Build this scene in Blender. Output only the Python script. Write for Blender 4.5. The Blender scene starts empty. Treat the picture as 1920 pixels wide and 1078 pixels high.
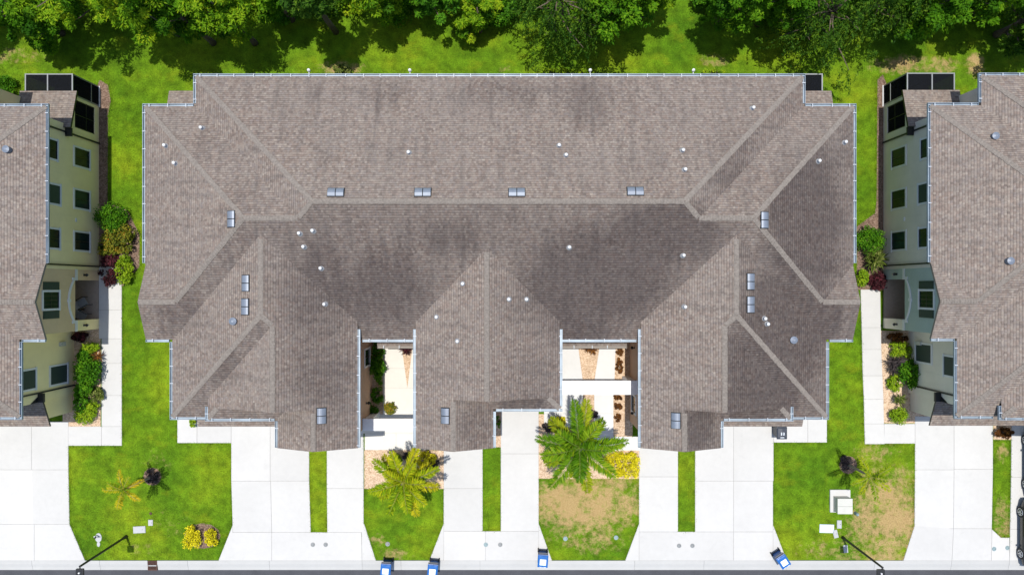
import bpy, bmesh, math, random
import numpy as np
from mathutils import Vector, Matrix

# ------------------------------------------------------------------ camera, sky, sun, exposure
sc = bpy.context.scene
H, FPX = 44.0, 1320.0                      # camera height (m) and focal length (photo pixels)
cam_d = bpy.data.cameras.new('camera')
cam = bpy.data.objects.new('camera', cam_d)
sc.collection.objects.link(cam)
cam.location = (0, 0, H)
cam.rotation_euler = (0, 0, 0)
cam_d.sensor_width = 36.0
cam_d.lens = 36.0 * FPX / 1920.0
cam_d.clip_end = 2000
sc.camera = cam
sc.render.resolution_x, sc.render.resolution_y = 1024, 574

SUN_TILT, SUN_AZ = math.radians(6.3), math.atan2(-0.40, 1.0)     # from the zenith; azimuth from +Y towards +X
sunv = Vector((math.sin(SUN_TILT) * math.sin(SUN_AZ), math.sin(SUN_TILT) * math.cos(SUN_AZ), math.cos(SUN_TILT)))
world = bpy.data.worlds.new('World')
sc.world = world
world.use_nodes = True
wn = world.node_tree
sky = wn.nodes.new('ShaderNodeTexSky')
sky.sky_type = 'NISHITA'
sky.sun_disc = False
sky.sun_elevation = math.pi / 2 - SUN_TILT
sky.sun_rotation = SUN_AZ
wn.links.new(sky.outputs[0], wn.nodes['Background'].inputs[0])
wn.nodes['Background'].inputs[1].default_value = 0.15
sl = bpy.data.lights.new('sun', 'SUN')
sl.energy = 4.1
sl.angle = math.radians(0.53)
sl.color = (1.0, 0.965, 0.91)
so = bpy.data.objects.new('sun', sl)
sc.collection.objects.link(so)
so.rotation_euler = sunv.to_track_quat('Z', 'Y').to_euler()
so.location = (0, 0, 60)
sc.view_settings.view_transform = 'Standard'
sc.view_settings.look = 'None'
sc.view_settings.gamma = 1.0
sc.view_settings.exposure = 0.3
sc.cycles.use_denoising = True
sc.cycles.max_bounces = 8
sc.cycles.transparent_max_bounces = 24

COL = sc.collection
rng = np.random.default_rng(7)
random.seed(7)


def P(px, py, z=0.0):
    """photo pixel -> point on the level plane at height z (straight-down camera)"""
    return ((px - 960.0) * (H - z) / FPX, (539.0 - py) * (H - z) / FPX)


# ------------------------------------------------------------------ materials
def new_mat(name):
    m = bpy.data.materials.new(name)
    m.use_nodes = True
    nt = m.node_tree
    b = nt.nodes['Principled BSDF']
    return m, nt, b


def N(nt, typ, **kw):
    n = nt.nodes.new(typ)
    for k, v in kw.items():
        if k.startswith('i_'):
            n.inputs[k[2:].replace('_', ' ')].default_value = v
        else:
            setattr(n, k, v)
    return n


def L(nt, a, b):
    nt.links.new(a, b)


def mixc(nt, fac, a, b, blend='MIX'):
    n = nt.nodes.new('ShaderNodeMix')
    n.data_type = 'RGBA'
    n.blend_type = blend
    for sock, v in ((n.inputs[0], fac), (n.inputs[6], a), (n.inputs[7], b)):
        if hasattr(v, 'is_linked') or hasattr(v, 'links'):
            nt.links.new(v, sock)
        elif isinstance(v, (int, float)):
            sock.default_value = v
        else:
            sock.default_value = (*v, 1.0) if len(v) == 3 else v
    return n.outputs[2]


def ramp(nt, src, stops):
    n = nt.nodes.new('ShaderNodeValToRGB')
    e = n.color_ramp.elements
    while len(e) < len(stops):
        e.new(0.5)
    for el, (p, c) in zip(e, stops):
        el.position = p
        el.color = (*c, 1.0) if hasattr(c, '__len__') else (c, c, c, 1.0)
    nt.links.new(src, n.inputs[0])
    return n.outputs[0]


def noise(nt, scale, detail=4, rough=0.55, vec=None, dist=0.0):
    n = N(nt, 'ShaderNodeTexNoise')
    n.inputs['Scale'].default_value = scale
    n.inputs['Detail'].default_value = detail
    n.inputs['Roughness'].default_value = rough
    n.inputs['Distortion'].default_value = dist
    if vec is not None:
        nt.links.new(vec, n.inputs['Vector'])
    return n.outputs[0]


def bump(nt, b, h, strength=0.3, dist=0.02):
    n = N(nt, 'ShaderNodeBump')
    n.inputs['Strength'].default_value = strength
    n.inputs['Distance'].default_value = dist
    nt.links.new(h, n.inputs['Height'])
    nt.links.new(n.outputs[0], b.inputs['Normal'])


def geo_pos(nt):
    return N(nt, 'ShaderNodeNewGeometry').outputs['Position']


def mapped(nt, vec, scale):
    m = N(nt, 'ShaderNodeMapping')
    m.inputs['Scale'].default_value = scale
    nt.links.new(vec, m.inputs['Vector'])
    return m.outputs[0]


def flat_mat(name, col, rough=0.6, metal=0.0, var=0.12, scale=6.0, bstr=0.0, bscale=60.0, spec=0.5):
    m, nt, b = new_mat(name)
    pos = geo_pos(nt)
    f = noise(nt, scale, 5, 0.6, pos)
    lo = tuple(c * (1 - var) for c in col)
    hi = tuple(min(1, c * (1 + var)) for c in col)
    c = ramp(nt, f, [(0.25, lo), (0.75, hi)])
    L(nt, c, b.inputs['Base Color'])
    b.inputs['Roughness'].default_value = rough
    b.inputs['Metallic'].default_value = metal
    b.inputs['Specular IOR Level'].default_value = spec
    if bstr:
        bump(nt, b, noise(nt, bscale, 3, 0.6, pos), bstr, 0.01)
    return m


# dark algae patches seen on the shingles: photo pixel centre, radii, strength
STAINS = [(705, 178, 9, 42, .9), (738, 172, 7, 32, .8), (1085, 200, 11, 52, 1.0), (1112, 208, 9, 58, 1.0), (1000, 168, 9, 32, .9), (585, 163, 10, 22, .8), (880, 160, 8, 22, .8), (1150, 170, 9, 30, .8),
          (660, 160, 40, 10, .6), (1040, 158, 120, 12, .7), (1533, 330, 8, 40, .7), (1067, 540, 10, 60, .6), (1300, 810, 14, 36, 1.0), (1180, 480, 60, 40, 1.0),
          (1130, 520, 130, 95, 1.0), (1240, 440, 110, 60, .9), (1510, 420, 85, 150, 1.0), (1470, 620, 100, 120, 1.0),
          (1420, 740, 80, 60, .9), (1310, 800, 40, 50, .8), (720, 540, 90, 90, .65), (600, 560, 80, 110, .7), (1440, 690, 90, 110, 1.0), (1080, 560, 130, 80, .9),
          (605, 690, 70, 120, .55), (1100, 180, 60, 60, .8), (930, 165, 90, 35, .6), (715, 165, 50, 30, .55),
          (330, 600, 55, 45, .55), (420, 690, 40, 60, .35), (980, 760, 70, 25, .6), (890, 800, 40, 50, .4),
          (1370, 300, 50, 80, .45), (840, 450, 110, 35, .3), (1560, 600, 40, 50, .8), (1000, 690, 45, 90, .3),
          (560, 800, 60, 30, .3), (1080, 620, 90, 40, .7)]


def shingle_mat(name, base_shift=0.0, stains=True):
    m, nt, b = new_mat(name)
    uv = N(nt, 'ShaderNodeUVMap').outputs[0]
    pos = geo_pos(nt)

    def brick(w, h, off, sq, seed):
        mp = N(nt, 'ShaderNodeMapping')
        mp.inputs['Location'].default_value = (seed, seed * .61, 0)
        L(nt, uv, mp.inputs['Vector'])
        t = N(nt, 'ShaderNodeTexBrick')
        t.offset = off
        t.offset_frequency = 2
        t.squash = sq
        t.squash_frequency = 3
        t.inputs['Color1'].default_value = (0, 0, 0, 1)
        t.inputs['Color2'].default_value = (1, 1, 1, 1)
        t.inputs['Mortar'].default_value = (0.5, 0.5, 0.5, 1)
        t.inputs['Scale'].default_value = 1.0
        t.inputs['Mortar Size'].default_value = 0.006
        t.inputs['Mortar Smooth'].default_value = 0.3
        t.inputs['Brick Width'].default_value = w
        t.inputs['Row Height'].default_value = h
        L(nt, mp.outputs[0], t.inputs['Vector'])
        return t
    b1 = brick(0.125, 0.135, 0.43, 1.35, 0.0)
    b2 = brick(0.26, 0.135, 0.31, 0.7, 11.6)
    c1 = ramp(nt, b1.outputs[0], [(0.0, (.120, .096, .082)), (.3, (.215, .160, .130)), (.6, (.27, .232, .192)), (.82, (.185, .158, .150)), (1.0, (.345, .30, .25))])
    c2 = ramp(nt, b2.outputs[0], [(0.0, (.175, .145, .132)), (.5, (.245, .20, .172)), (1.0, (.225, .205, .188))])
    c = mixc(nt, 0.38, c1, c2)
    # weathering in broad drifts
    n1 = noise(nt, 0.35, 5, 0.6, pos)
    c = mixc(nt, ramp(nt, n1, [(.35, 0.0), (.7, .35)]), c, (.23, .205, .185))
    n2 = noise(nt, 7.0, 5, 0.75, pos)
    c = mixc(nt, 1.0, c, ramp(nt, n2, [(.28, .68), (.74, 1.26)]), 'MULTIPLY')
    # streaks running down the slope
    st = noise(nt, 1.0, 4, 0.6, mapped(nt, uv, (2.6, 0.28, 1)))
    c = mixc(nt, ramp(nt, st, [(.47, 0.0), (.74, .55)]), c, (.11, .098, .092))
    # algae patches
    if stains:
        tot = None
        for (px, py, rx, ry, s) in STAINS:
            z = 7.0
            cx, cy = P(px, py, z)
            k = (H - z) / FPX
            mp = N(nt, 'ShaderNodeMapping')
            mp.inputs['Location'].default_value = (-cx / (rx * k), -cy / (ry * k), 0)
            mp.inputs['Scale'].default_value = (1 / (rx * k), 1 / (ry * k), 0)
            L(nt, pos, mp.inputs['Vector'])
            ln = N(nt, 'ShaderNodeVectorMath', operation='LENGTH')
            L(nt, mp.outputs[0], ln.inputs[0])
            mr = N(nt, 'ShaderNodeMapRange', interpolation_type='SMOOTHSTEP')
            mr.inputs[1].default_value = 1.35
            mr.inputs[2].default_value = 0.25
            mr.inputs[3].default_value = 0.0
            mr.inputs[4].default_value = s
            L(nt, ln.outputs['Value'], mr.inputs[0])
            if tot is None:
                tot = mr.outputs[0]
            else:
                mx = N(nt, 'ShaderNodeMath', operation='MAXIMUM')
                L(nt, tot, mx.inputs[0])
                L(nt, mr.outputs[0], mx.inputs[1])
                tot = mx.outputs[0]
        nn = noise(nt, 1.0, 5, 0.65, mapped(nt, uv, (1.1, .30, 1)))
        al = N(nt, 'ShaderNodeAttribute', attribute_name='slope_dark')
        half = N(nt, 'ShaderNodeMath', operation='MULTIPLY_ADD')      # darkening set per roof face, stronger in the patches
        L(nt, tot, half.inputs[0])
        half.inputs[1].default_value = .50
        half.inputs[2].default_value = .72
        tot2 = N(nt, 'ShaderNodeMath', operation='MULTIPLY')
        L(nt, half.outputs[0], tot2.inputs[0])
        L(nt, al.outputs['Fac'], tot2.inputs[1])
        tot3 = N(nt, 'ShaderNodeMath', operation='MULTIPLY_ADD')
        L(nt, tot, tot3.inputs[0])
        tot3.inputs[1].default_value = .50
        L(nt, tot2.outputs[0], tot3.inputs[2])
        mu = N(nt, 'ShaderNodeMath', operation='MULTIPLY', use_clamp=True)
        L(nt, tot3.outputs[0], mu.inputs[0])
        L(nt, ramp(nt, nn, [(.28, .62), (.60, 1.05)]), mu.inputs[1])
        dark = mixc(nt, 1.0, c, (.43, .42, .44), 'MULTIPLY')
        c = mixc(nt, mu.outputs[0], c, dark)
    sv = N(nt, 'ShaderNodeSeparateXYZ')
    L(nt, uv, sv.inputs[0])
    dq = N(nt, 'ShaderNodeMath', operation='DIVIDE')
    dq.inputs[1].default_value = 0.135
    L(nt, sv.outputs['Y'], dq.inputs[0])
    fq = N(nt, 'ShaderNodeMath', operation='FRACT')
    L(nt, dq.outputs[0], fq.inputs[0])
    c = mixc(nt, 1.0, c, ramp(nt, fq.outputs[0], [(0.0, .72), (.20, .78), (.34, 1.02), (1.0, 1.05)]), 'MULTIPLY')      # dark butt edge of each course
    c = mixc(nt, 1.0, c, (.955, .935, .915), 'MULTIPLY')
    L(nt, c, b.inputs['Base Color'])
    b.inputs['Roughness'].default_value = 0.93
    b.inputs['Specular IOR Level'].default_value = 0.2
    # relief: butt edge of every course, plus granules
    sep = N(nt, 'ShaderNodeSeparateXYZ')
    L(nt, uv, sep.inputs[0])
    dv = N(nt, 'ShaderNodeMath', operation='DIVIDE')
    dv.inputs[1].default_value = 0.135
    L(nt, sep.outputs['Y'], dv.inputs[0])
    fr = N(nt, 'ShaderNodeMath', operation='FRACT')
    L(nt, dv.outputs[0], fr.inputs[0])
    inv = N(nt, 'ShaderNodeMath', operation='SUBTRACT')
    inv.inputs[0].default_value = 1.0
    L(nt, fr.outputs[0], inv.inputs[1])
    ad = N(nt, 'ShaderNodeMath', operation='ADD')
    L(nt, inv.outputs[0], ad.inputs[0])
    L(nt, b1.outputs[0], ad.inputs[1])
    bump(nt, b, ad.outputs[0], 0.7, 0.022)
    return m


M = {}
M['shingle'] = shingle_mat('roof_shingles')
M['shingle_plain'] = shingle_mat('roof_shingles_neighbour', stains=False)
M['cap'] = flat_mat('ridge_shingles', (.187, .163, .141), .93, var=.30, scale=9.0, bstr=.3, spec=.2)
M['gutter'] = flat_mat('gutter_aluminium', (.23, .285, .335), .45, 0.1, var=.3, scale=1.2)
M['fascia'] = flat_mat('fascia_paint', (.20, .175, .15), .6, var=.1)
M['white'] = flat_mat('white_trim_paint', (.70, .69, .67), .6, var=.05, bstr=.1)
M['soffit'] = flat_mat('soffit_paint', (.5, .47, .42), .7, var=.06)
M['bronze'] = flat_mat('dark_bronze_metal', (.018, .018, .017), .45, .2, var=.2)
M['frame_grey'] = flat_mat('cage_frame_metal', (.22, .23, .23), .45, .3, var=.1)
M['hanger'] = flat_mat('gutter_hanger_metal', (.36, .39, .42), .5, var=.1)
M['vent'] = flat_mat('roof_vent_metal', (.16, .185, .225), .45, 0.15, var=.10, scale=5.0)
M['pvc'] = flat_mat('vent_pipe_white', (.58, .58, .57), .5, var=.04)
M['lead'] = flat_mat('pipe_flashing', (.34, .34, .34), .5, .3, var=.15)
M['shutter'] = flat_mat('shutter_green_paint', (.030, .052, .042), .55, var=.12)
M['black'] = flat_mat('black_metal', (.012, .012, .013), .4, .1, var=.2)
M['rubber'] = flat_mat('black_rubber', (.02, .02, .02), .85, var=.2)
M['bark'] = flat_mat('bark', (.115, .085, .06), .9, var=.35, scale=9, bstr=.6, bscale=25)
M['palm_trunk'] = flat_mat('palm_trunk', (.24, .20, .16), .9, var=.3, scale=12, bstr=.5, bscale=30)
M['soil'] = flat_mat('bare_soil', (.045, .035, .022), .95, var=.4, scale=7, bstr=.5)
M['dirt_floor'] = flat_mat('leaf_litter', (.055, .06, .02), .95, var=.5, scale=3, bstr=.6)
M['blue_plastic'] = flat_mat('blue_bin_plastic', (.010, .085, .30), .35, var=.12, scale=4)
M['blue_lid'] = flat_mat('blue_lid_plastic', (.014, .11, .36), .3, var=.1, scale=4)
M['dark_plastic'] = flat_mat('dark_bin_plastic', (.030, .036, .05), .45, var=.15)
M['glare_label'] = flat_mat('white_glare_label', (.80, .86, .90), .35, var=.04)  # white for sun glare painted on blue lids, and for real label print
M['box_paint'] = flat_mat('utility_box_paint', (.47, .47, .42), .5, var=.06, scale=3)
M['box_dark'] = flat_mat('utility_box_side_paint', (.44, .44, .40), .5, var=.06, scale=3)
M['lid_grey'] = flat_mat('vault_lid_plastic', (.50, .58, .62), .55, var=.08)
M['iron'] = flat_mat('cast_iron', (.20, .21, .21), .6, .3, var=.25, scale=20)
M['iron_teal'] = flat_mat('painted_iron_teal', (.20, .27, .28), .6, .1, var=.2, scale=20)
M['rust'] = flat_mat('rusty_grate', (.085, .04, .028), .8, .2, var=.4, scale=15)
M['carpaint'] = flat_mat('car_paint_black', (.008, .009, .010), .22, .2, var=.05)
M['carpaint2'] = flat_mat('car_paint_charcoal', (.013, .015, .016), .25, .2, var=.05)
M['rim'] = flat_mat('wheel_rim_metal', (.55, .56, .57), .35, .6, var=.05)
M['red_lens'] = flat_mat('red_lens', (.3, .01, .01), .2)
M['clear_lens'] = flat_mat('clear_lens', (.6, .6, .62), .1)
M['floor_tile'] = flat_mat('porch_floor', (.30, .24, .185), .7, var=.12, bstr=.1)
M['seat_sling'] = flat_mat('chair_sling', (.26, .26, .26), .8, var=.1)
M['lampglass'] = flat_mat('lamp_glass', (.55, .50, .40), .2)
M['stem'] = flat_mat('shrub_stem', (.10, .07, .05), .9, var=.3)


def glass_mat():
    m, nt, b = new_mat('window_glass')
    f = noise(nt, .5, 2, .5, geo_pos(nt))
    L(nt, ramp(nt, f, [(.3, (.006, .012, .012)), (.7, (.018, .035, .030))]), b.inputs['Base Color'])
    b.inputs['Roughness'].default_value = 0.08
    b.inputs['Specular IOR Level'].default_value = .14
    return m


M['glass'] = glass_mat()


def carglass_mat():
    m, nt, b = new_mat('car_glass')
    b.inputs['Base Color'].default_value = (.006, .008, .009, 1)
    b.inputs['Roughness'].default_value = 0.05
    return m


M['carglass'] = carglass_mat()


def screen_mat():
    m, nt, b = new_mat('insect_screen')
    out = nt.nodes['Material Output']
    tr = N(nt, 'ShaderNodeBsdfTransparent')
    mx = N(nt, 'ShaderNodeMixShader')
    pos = geo_pos(nt)
    f = noise(nt, 3.0, 2, .5, pos)
    L(nt, ramp(nt, f, [(.2, .80), (.8, .88)]), mx.inputs[0])
    b.inputs['Base Color'].default_value = (.010, .011, .013, 1)
    b.inputs['Specular IOR Level'].default_value = 0.0
    b.inputs['Roughness'].default_value = .9
    L(nt, tr.outputs[0], mx.inputs[1])
    L(nt, b.outputs[0], mx.inputs[2])
    L(nt, mx.outputs[0], out.inputs[0])
    return m


M['screen'] = screen_mat()


def stucco_mat(name, col):
    m, nt, b = new_mat(name)
    pos = geo_pos(nt)
    f = noise(nt, .9, 6, .65, pos)
    c = ramp(nt, f, [(.2, tuple(x * .90 for x in col)), (.8, tuple(min(1, x * 1.07) for x in col))])
    st = noise(nt, 1.0, 4, .6, mapped(nt, pos, (3.5, 3.5, .35)))
    c = mixc(nt, ramp(nt, st, [(.55, 0.0), (.85, .22)]), c, tuple(x * .6 for x in col))
    L(nt, c, b.inputs['Base Color'])
    b.inputs['Roughness'].default_value = .9
    b.inputs['Specular IOR Level'].default_value = .2
    bump(nt, b, noise(nt, 45, 4, .7, pos), .35, .012)
    return m


M['stucco_yellow'] = stucco_mat('stucco_pale_yellow', (.95, .79, .42))
M['stucco_tan'] = stucco_mat('stucco_tan', (.72, .53, .31))
M['stucco_grey'] = stucco_mat('stucco_sage_grey', (.76, .695, .57))
M['stucco_teal'] = stucco_mat('stucco_teal', (.43, .50, .43))
M['stucco_brown'] = stucco_mat('stucco_warm_brown', (.55, .37, .25))
M['stucco_cream'] = stucco_mat('stucco_cream', (.62, .52, .38))


def concrete_mat(name, col, warm=0.0):
    m, nt, b = new_mat(name)
    pos = geo_pos(nt)
    oi = N(nt, 'ShaderNodeObjectInfo')
    f1 = noise(nt, .35, 6, .6, pos)
    f2 = noise(nt, 3.0, 6, .7, pos)
    c = ramp(nt, f1, [(.3, tuple(x * .95 for x in col)), (.7, tuple(min(1, x * 1.03) for x in col))])
    c = mixc(nt, 1.0, c, ramp(nt, f2, [(.2, .955), (.7, 1.02)]), 'MULTIPLY')
    c = mixc(nt, 1.0, c, ramp(nt, oi.outputs['Random'], [(0, .955), (1, 1.02)]), 'MULTIPLY')
    f3 = noise(nt, .8, 4, .6, pos, 1.0)
    c = mixc(nt, ramp(nt, f3, [(.62, 0), (.85, .30)]), c, tuple(x * .66 for x in col))
    f4 = noise(nt, 11, 3, .7, pos)
    c = mixc(nt, ramp(nt, f4, [(.66, 0), (.8, .22)]), c, tuple(x * .6 for x in col))
    L(nt, c, b.inputs['Base Color'])
    b.inputs['Roughness'].default_value = .85
    b.inputs['Specular IOR Level'].default_value = .25
    bump(nt, b, f4, .12, .01)
    return m


M['concrete'] = concrete_mat('driveway_concrete', (.49, .482, .46))
M['concrete_cream'] = concrete_mat('courtyard_concrete', (.60, .575, .52))
M['kerb'] = concrete_mat('kerb_concrete', (.42, .417, .40))
M['concrete_court'] = concrete_mat('courtyard_concrete_lightened', (.57, .565, .545))  # driveway concrete, lightened to make up for dim light between the wings
M['lid_white'] = concrete_mat('utility_lid_concrete', (.40, .405, .41))
M['joint'] = flat_mat('slab_joint_filler', (.30, .295, .28), .9, var=.2)


def asphalt_mat():
    m, nt, b = new_mat('asphalt')
    pos = geo_pos(nt)
    f = noise(nt, 40, 3, .7, pos)
    g = noise(nt, 1.2, 4, .6, pos)
    c = ramp(nt, f, [(.25, (.035, .036, .042)), (.75, (.075, .076, .085))])
    c = mixc(nt, 1.0, c, ramp(nt, g, [(.2, .8), (.8, 1.2)]), 'MULTIPLY')
    L(nt, c, b.inputs['Base Color'])
    b.inputs['Roughness'].default_value = .9
    bump(nt, b, f, .4, .01)
    return m


M['asphalt'] = asphalt_mat()


def mulch_mat(name, cols):
    m, nt, b = new_mat(name)
    pos = geo_pos(nt)
    v = N(nt, 'ShaderNodeTexVoronoi')
    v.inputs['Scale'].default_value = 16
    L(nt, pos, v.inputs['Vector'])
    sep = N(nt, 'ShaderNodeSeparateColor')
    L(nt, v.outputs['Color'], sep.inputs[0])
    c = ramp(nt, sep.outputs[0], [(0, cols[0]), (.5, cols[1]), (1, cols[2])])
    f = noise(nt, 1.2, 4, .6, pos)
    c = mixc(nt, 1.0, c, ramp(nt, f, [(.25, .85), (.75, 1.08)]), 'MULTIPLY')
    L(nt, c, b.inputs['Base Color'])
    b.inputs['Roughness'].default_value = .95
    bump(nt, b, v.outputs['Distance'], .6, .03)
    return m


M['mulch'] = mulch_mat('tan_gravel', [(.36, .24, .145), (.52, .375, .25), (.62, .47, .33)])
M['mulch_brown'] = mulch_mat('brown_mulch', [(.09, .055, .035), (.16, .10, .07), (.24, .165, .12)])


def grass_mat(name, blades=False):
    m, nt, b = new_mat(name)
    pos = geo_pos(nt)
    at = N(nt, 'ShaderNodeAttribute', attribute_name='dry')
    f1 = noise(nt, .22, 5, .6, pos)
    f2 = noise(nt, 1.6, 5, .65, pos)
    f3 = noise(nt, 14, 3, .7, pos)
    c = ramp(nt, f1, [(.32, (.062, .145, .005)), (.50, (.100, .188, .006)), (.68, (.165, .235, .008))])
    c = mixc(nt, 1.0, c, ramp(nt, f2, [(.30, .58), (.70, 1.34)]), 'MULTIPLY')
    c = mixc(nt, ramp(nt, noise(nt, .55, 4, .6, mapped(nt, pos, (1.0, 1.6, 1))), [(.55, 0), (.75, .5)]), c, (.215, .245, .009))
    c = mixc(nt, 1.0, c, ramp(nt, f3, [(.25, .55), (.75, 1.40)]), 'MULTIPLY')
    # dry patches
    ma = N(nt, 'ShaderNodeMath', operation='ADD')
    L(nt, at.outputs['Fac'], ma.inputs[0])
    f5 = noise(nt, 2.4, 7, .75, pos)
    ms = N(nt, 'ShaderNodeMath', operation='MULTIPLY_ADD')
    L(nt, f5, ms.inputs[0])
    ms.inputs[1].default_value = 2.9
    ms.inputs[2].default_value = -1.45
    mm = N(nt, 'ShaderNodeMath', operation='MULTIPLY')
    L(nt, ms.outputs[0], mm.inputs[0])
    mr = N(nt, 'ShaderNodeMapRange')
    mr.inputs[1].default_value = .02
    mr.inputs[2].default_value = .3
    L(nt, at.outputs['Fac'], mr.inputs[0])
    L(nt, mr.outputs[0], mm.inputs[1])
    L(nt, mm.outputs[0], ma.inputs[1])
    dry = ramp(nt, f3, [(.2, (.27, .175, .07)), (.8, (.50, .35, .17))])
    c = mixc(nt, ramp(nt, ma.outputs[0], [(.24, 0), (.88, .92)]), c, dry)
    L(nt, c, b.inputs['Base Color'])
    b.inputs['Roughness'].default_value = .9
    b.inputs['Specular IOR Level'].default_value = .1
    if not blades:
        bump(nt, b, noise(nt, 22, 4, .75, pos), .8, .05)
    return m


M['grass'] = grass_mat('lawn_turf')
M['blade'] = grass_mat('grass_blades', True)


def leaf_mat(name, cols, trans=0.22, rough=.55):
    """cols: dark, mid, light; mixed by a per-leaf tint attribute"""
    m, nt, b = new_mat(name)
    at = N(nt, 'ShaderNodeAttribute', attribute_name='tint')
    n = len(cols)
    c = ramp(nt, at.outputs['Fac'], [(i / (n - 1), col) for i, col in enumerate(cols)])
    L(nt, c, b.inputs['Base Color'])
    b.inputs['Roughness'].default_value = rough
    b.inputs['Specular IOR Level'].default_value = .06
    out = nt.nodes['Material Output']
    t = N(nt, 'ShaderNodeBsdfTranslucent')
    L(nt, c, t.inputs[0])
    mx = N(nt, 'ShaderNodeMixShader')
    mx.inputs[0].default_value = trans
    L(nt, b.outputs[0], mx.inputs[1])
    L(nt, t.outputs[0], mx.inputs[2])
    L(nt, mx.outputs[0], out.inputs[0])
    return m


LM = {
    'pine': leaf_mat('foliage_yellow_green', [(.03, .10, .004), (.10, .23, .006), (.22, .36, .010), (.38, .45, .016)], .38),
    'green': leaf_mat('foliage_bright_green', [(.03, .10, .006), (.06, .19, .008), (.14, .30, .012)], .3),
    'dark': leaf_mat('foliage_dark_green', [(.012, .045, .005), (.034, .095, .007), (.085, .175, .012), (.18, .27, .018)], .3),
    'oak': leaf_mat('foliage_olive', [(.025, .095, .004), (.08, .215, .006), (.20, .36, .012)], .40),
    'lime': leaf_mat('foliage_lime', [(.08, .17, .008), (.20, .33, .012), (.36, .46, .02)]),
    'yellow': leaf_mat('foliage_yellow', [(.25, .24, .01), (.62, .54, .012), (.85, .76, .03)], .15),
    'croton': leaf_mat('foliage_croton', [(.035, .05, .010), (.10, .13, .014), (.22, .22, .02), (.36, .17, .02)]),
    'maroon': leaf_mat('foliage_maroon', [(.015, .010, .010), (.06, .016, .020), (.13, .03, .04)]),
    'rust': leaf_mat('foliage_rust', [(.03, .016, .008), (.13, .05, .015), (.30, .13, .025)]),
    'purple': leaf_mat('foliage_dusky_purple', [(.03, .028, .024), (.055, .045, .048), (.085, .07, .07)]),  # also colours the leaves that stand for shadowed mulch under small palms
    'yucca': leaf_mat('foliage_variegated', [(.03, .055, .01), (.10, .14, .02), (.26, .28, .08)]),
    'palm': leaf_mat('palm_leaflets_green', [(.02, .075, .004), (.06, .155, .005), (.14, .255, .008), (.30, .34, .015)], .25, .45),
    'palm_y': leaf_mat('palm_leaflets_yellowing', [(.04, .12, .005), (.13, .24, .006), (.30, .36, .008), (.46, .42, .015)], .25, .45),
    'palm_o': leaf_mat('palm_leaflets_golden', [(.05, .15, .006), (.15, .26, .008), (.40, .37, .012), (.56, .41, .02)], .25, .45),
}


# ------------------------------------------------------------------ mesh helpers
class MB:
    def __init__(self):
        self.v, self.f, self.m = [], [], []

    def quad(self, *pts, mat=0):
        i = len(self.v)
        self.v += [tuple(p) for p in pts]
        self.f.append(tuple(range(i, i + len(pts))))
        self.m.append(mat)

    def box(self, x0, x1, y0, y1, z0, z1, mat=0):
        i = len(self.v)
        self.v += [(x0, y0, z0), (x1, y0, z0), (x1, y1, z0), (x0, y1, z0), (x0, y0, z1), (x1, y0, z1), (x1, y1, z1), (x0, y1, z1)]
        for f in ((0, 3, 2, 1), (4, 5, 6, 7), (0, 1, 5, 4), (1, 2, 6, 5), (2, 3, 7, 6), (3, 0, 4, 7)):
            self.f.append(tuple(i + k for k in f))
            self.m.append(mat)

    def prism(self, pts, z0, z1, mat=0):
        """pts counter-clockwise in plan"""
        n = len(pts)
        i = len(self.v)
        self.v += [(x, y, z0) for x, y in pts] + [(x, y, z1) for x, y in pts]
        self.f.append(tuple(i + k for k in range(n - 1, -1, -1)))
        self.m.append(mat)
        self.f.append(tuple(i + n + k for k in range(n)))
        self.m.append(mat)
        for k in range(n):
            self.f.append((i + k, i + (k + 1) % n, i + n + (k + 1) % n, i + n + k))
            self.m.append(mat)

    def tube(self, pts, radii, seg=8, mat=0, cap=True):
        rings = []
        pts = [Vector(p) for p in pts]
        for k, p in enumerate(pts):
            d = (pts[min(k + 1, len(pts) - 1)] - pts[max(k - 1, 0)]).normalized()
            a = d.orthogonal().normalized() if abs(d.z) < .95 else Vector((1, 0, 0))
            a = (a - d * a.dot(d)).normalized()
            b = d.cross(a)
            i = len(self.v)
            for s in range(seg):
                t = 2 * math.pi * s / seg
                self.v.append(tuple(p + (a * math.cos(t) + b * math.sin(t)) * radii[k]))
            rings.append(i)
        for r0, r1 in zip(rings, rings[1:]):
            for s in range(seg):
                self.f.append((r0 + s, r0 + (s + 1) % seg, r1 + (s + 1) % seg, r1 + s))
                self.m.append(mat)
        if cap:
            self.f.append(tuple(rings[0] + s for s in range(seg - 1, -1, -1)))
            self.m.append(mat)
            self.f.append(tuple(rings[-1] + s for s in range(seg)))
            self.m.append(mat)

    def mesh(self, name, mats):
        me = bpy.data.meshes.new(name)
        me.from_pydata(self.v, [], self.f)
        for mt in (mats if isinstance(mats, (list, tuple)) else [mats]):
            me.materials.append(mt)
        me.polygons.foreach_set('material_index', self.m)
        me.update()
        return me

    def build(self, name, mats, parent=None, loc=None, rz=0.0, bevel=0.0, smooth=False):
        me = self.mesh(name, mats)
        if bevel:
            bm = bmesh.new()
            bm.from_mesh(me)
            bmesh.ops.bevel(bm, geom=bm.edges[:], offset=bevel, segments=2, affect='EDGES', profile=.6)
            bm.to_mesh(me)
            bm.free()
        if smooth:
            me.polygons.foreach_set('use_smooth', [True] * len(me.polygons))
        return link(name, me, parent, loc, rz)


def link(name, me, parent=None, loc=None, rz=0.0):
    o = bpy.data.objects.new(name, me)
    COL.objects.link(o)
    if parent is not None:
        o.parent = parent
    if loc is not None:
        o.location = loc
    o.rotation_euler = (0, 0, rz)
    return o


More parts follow.
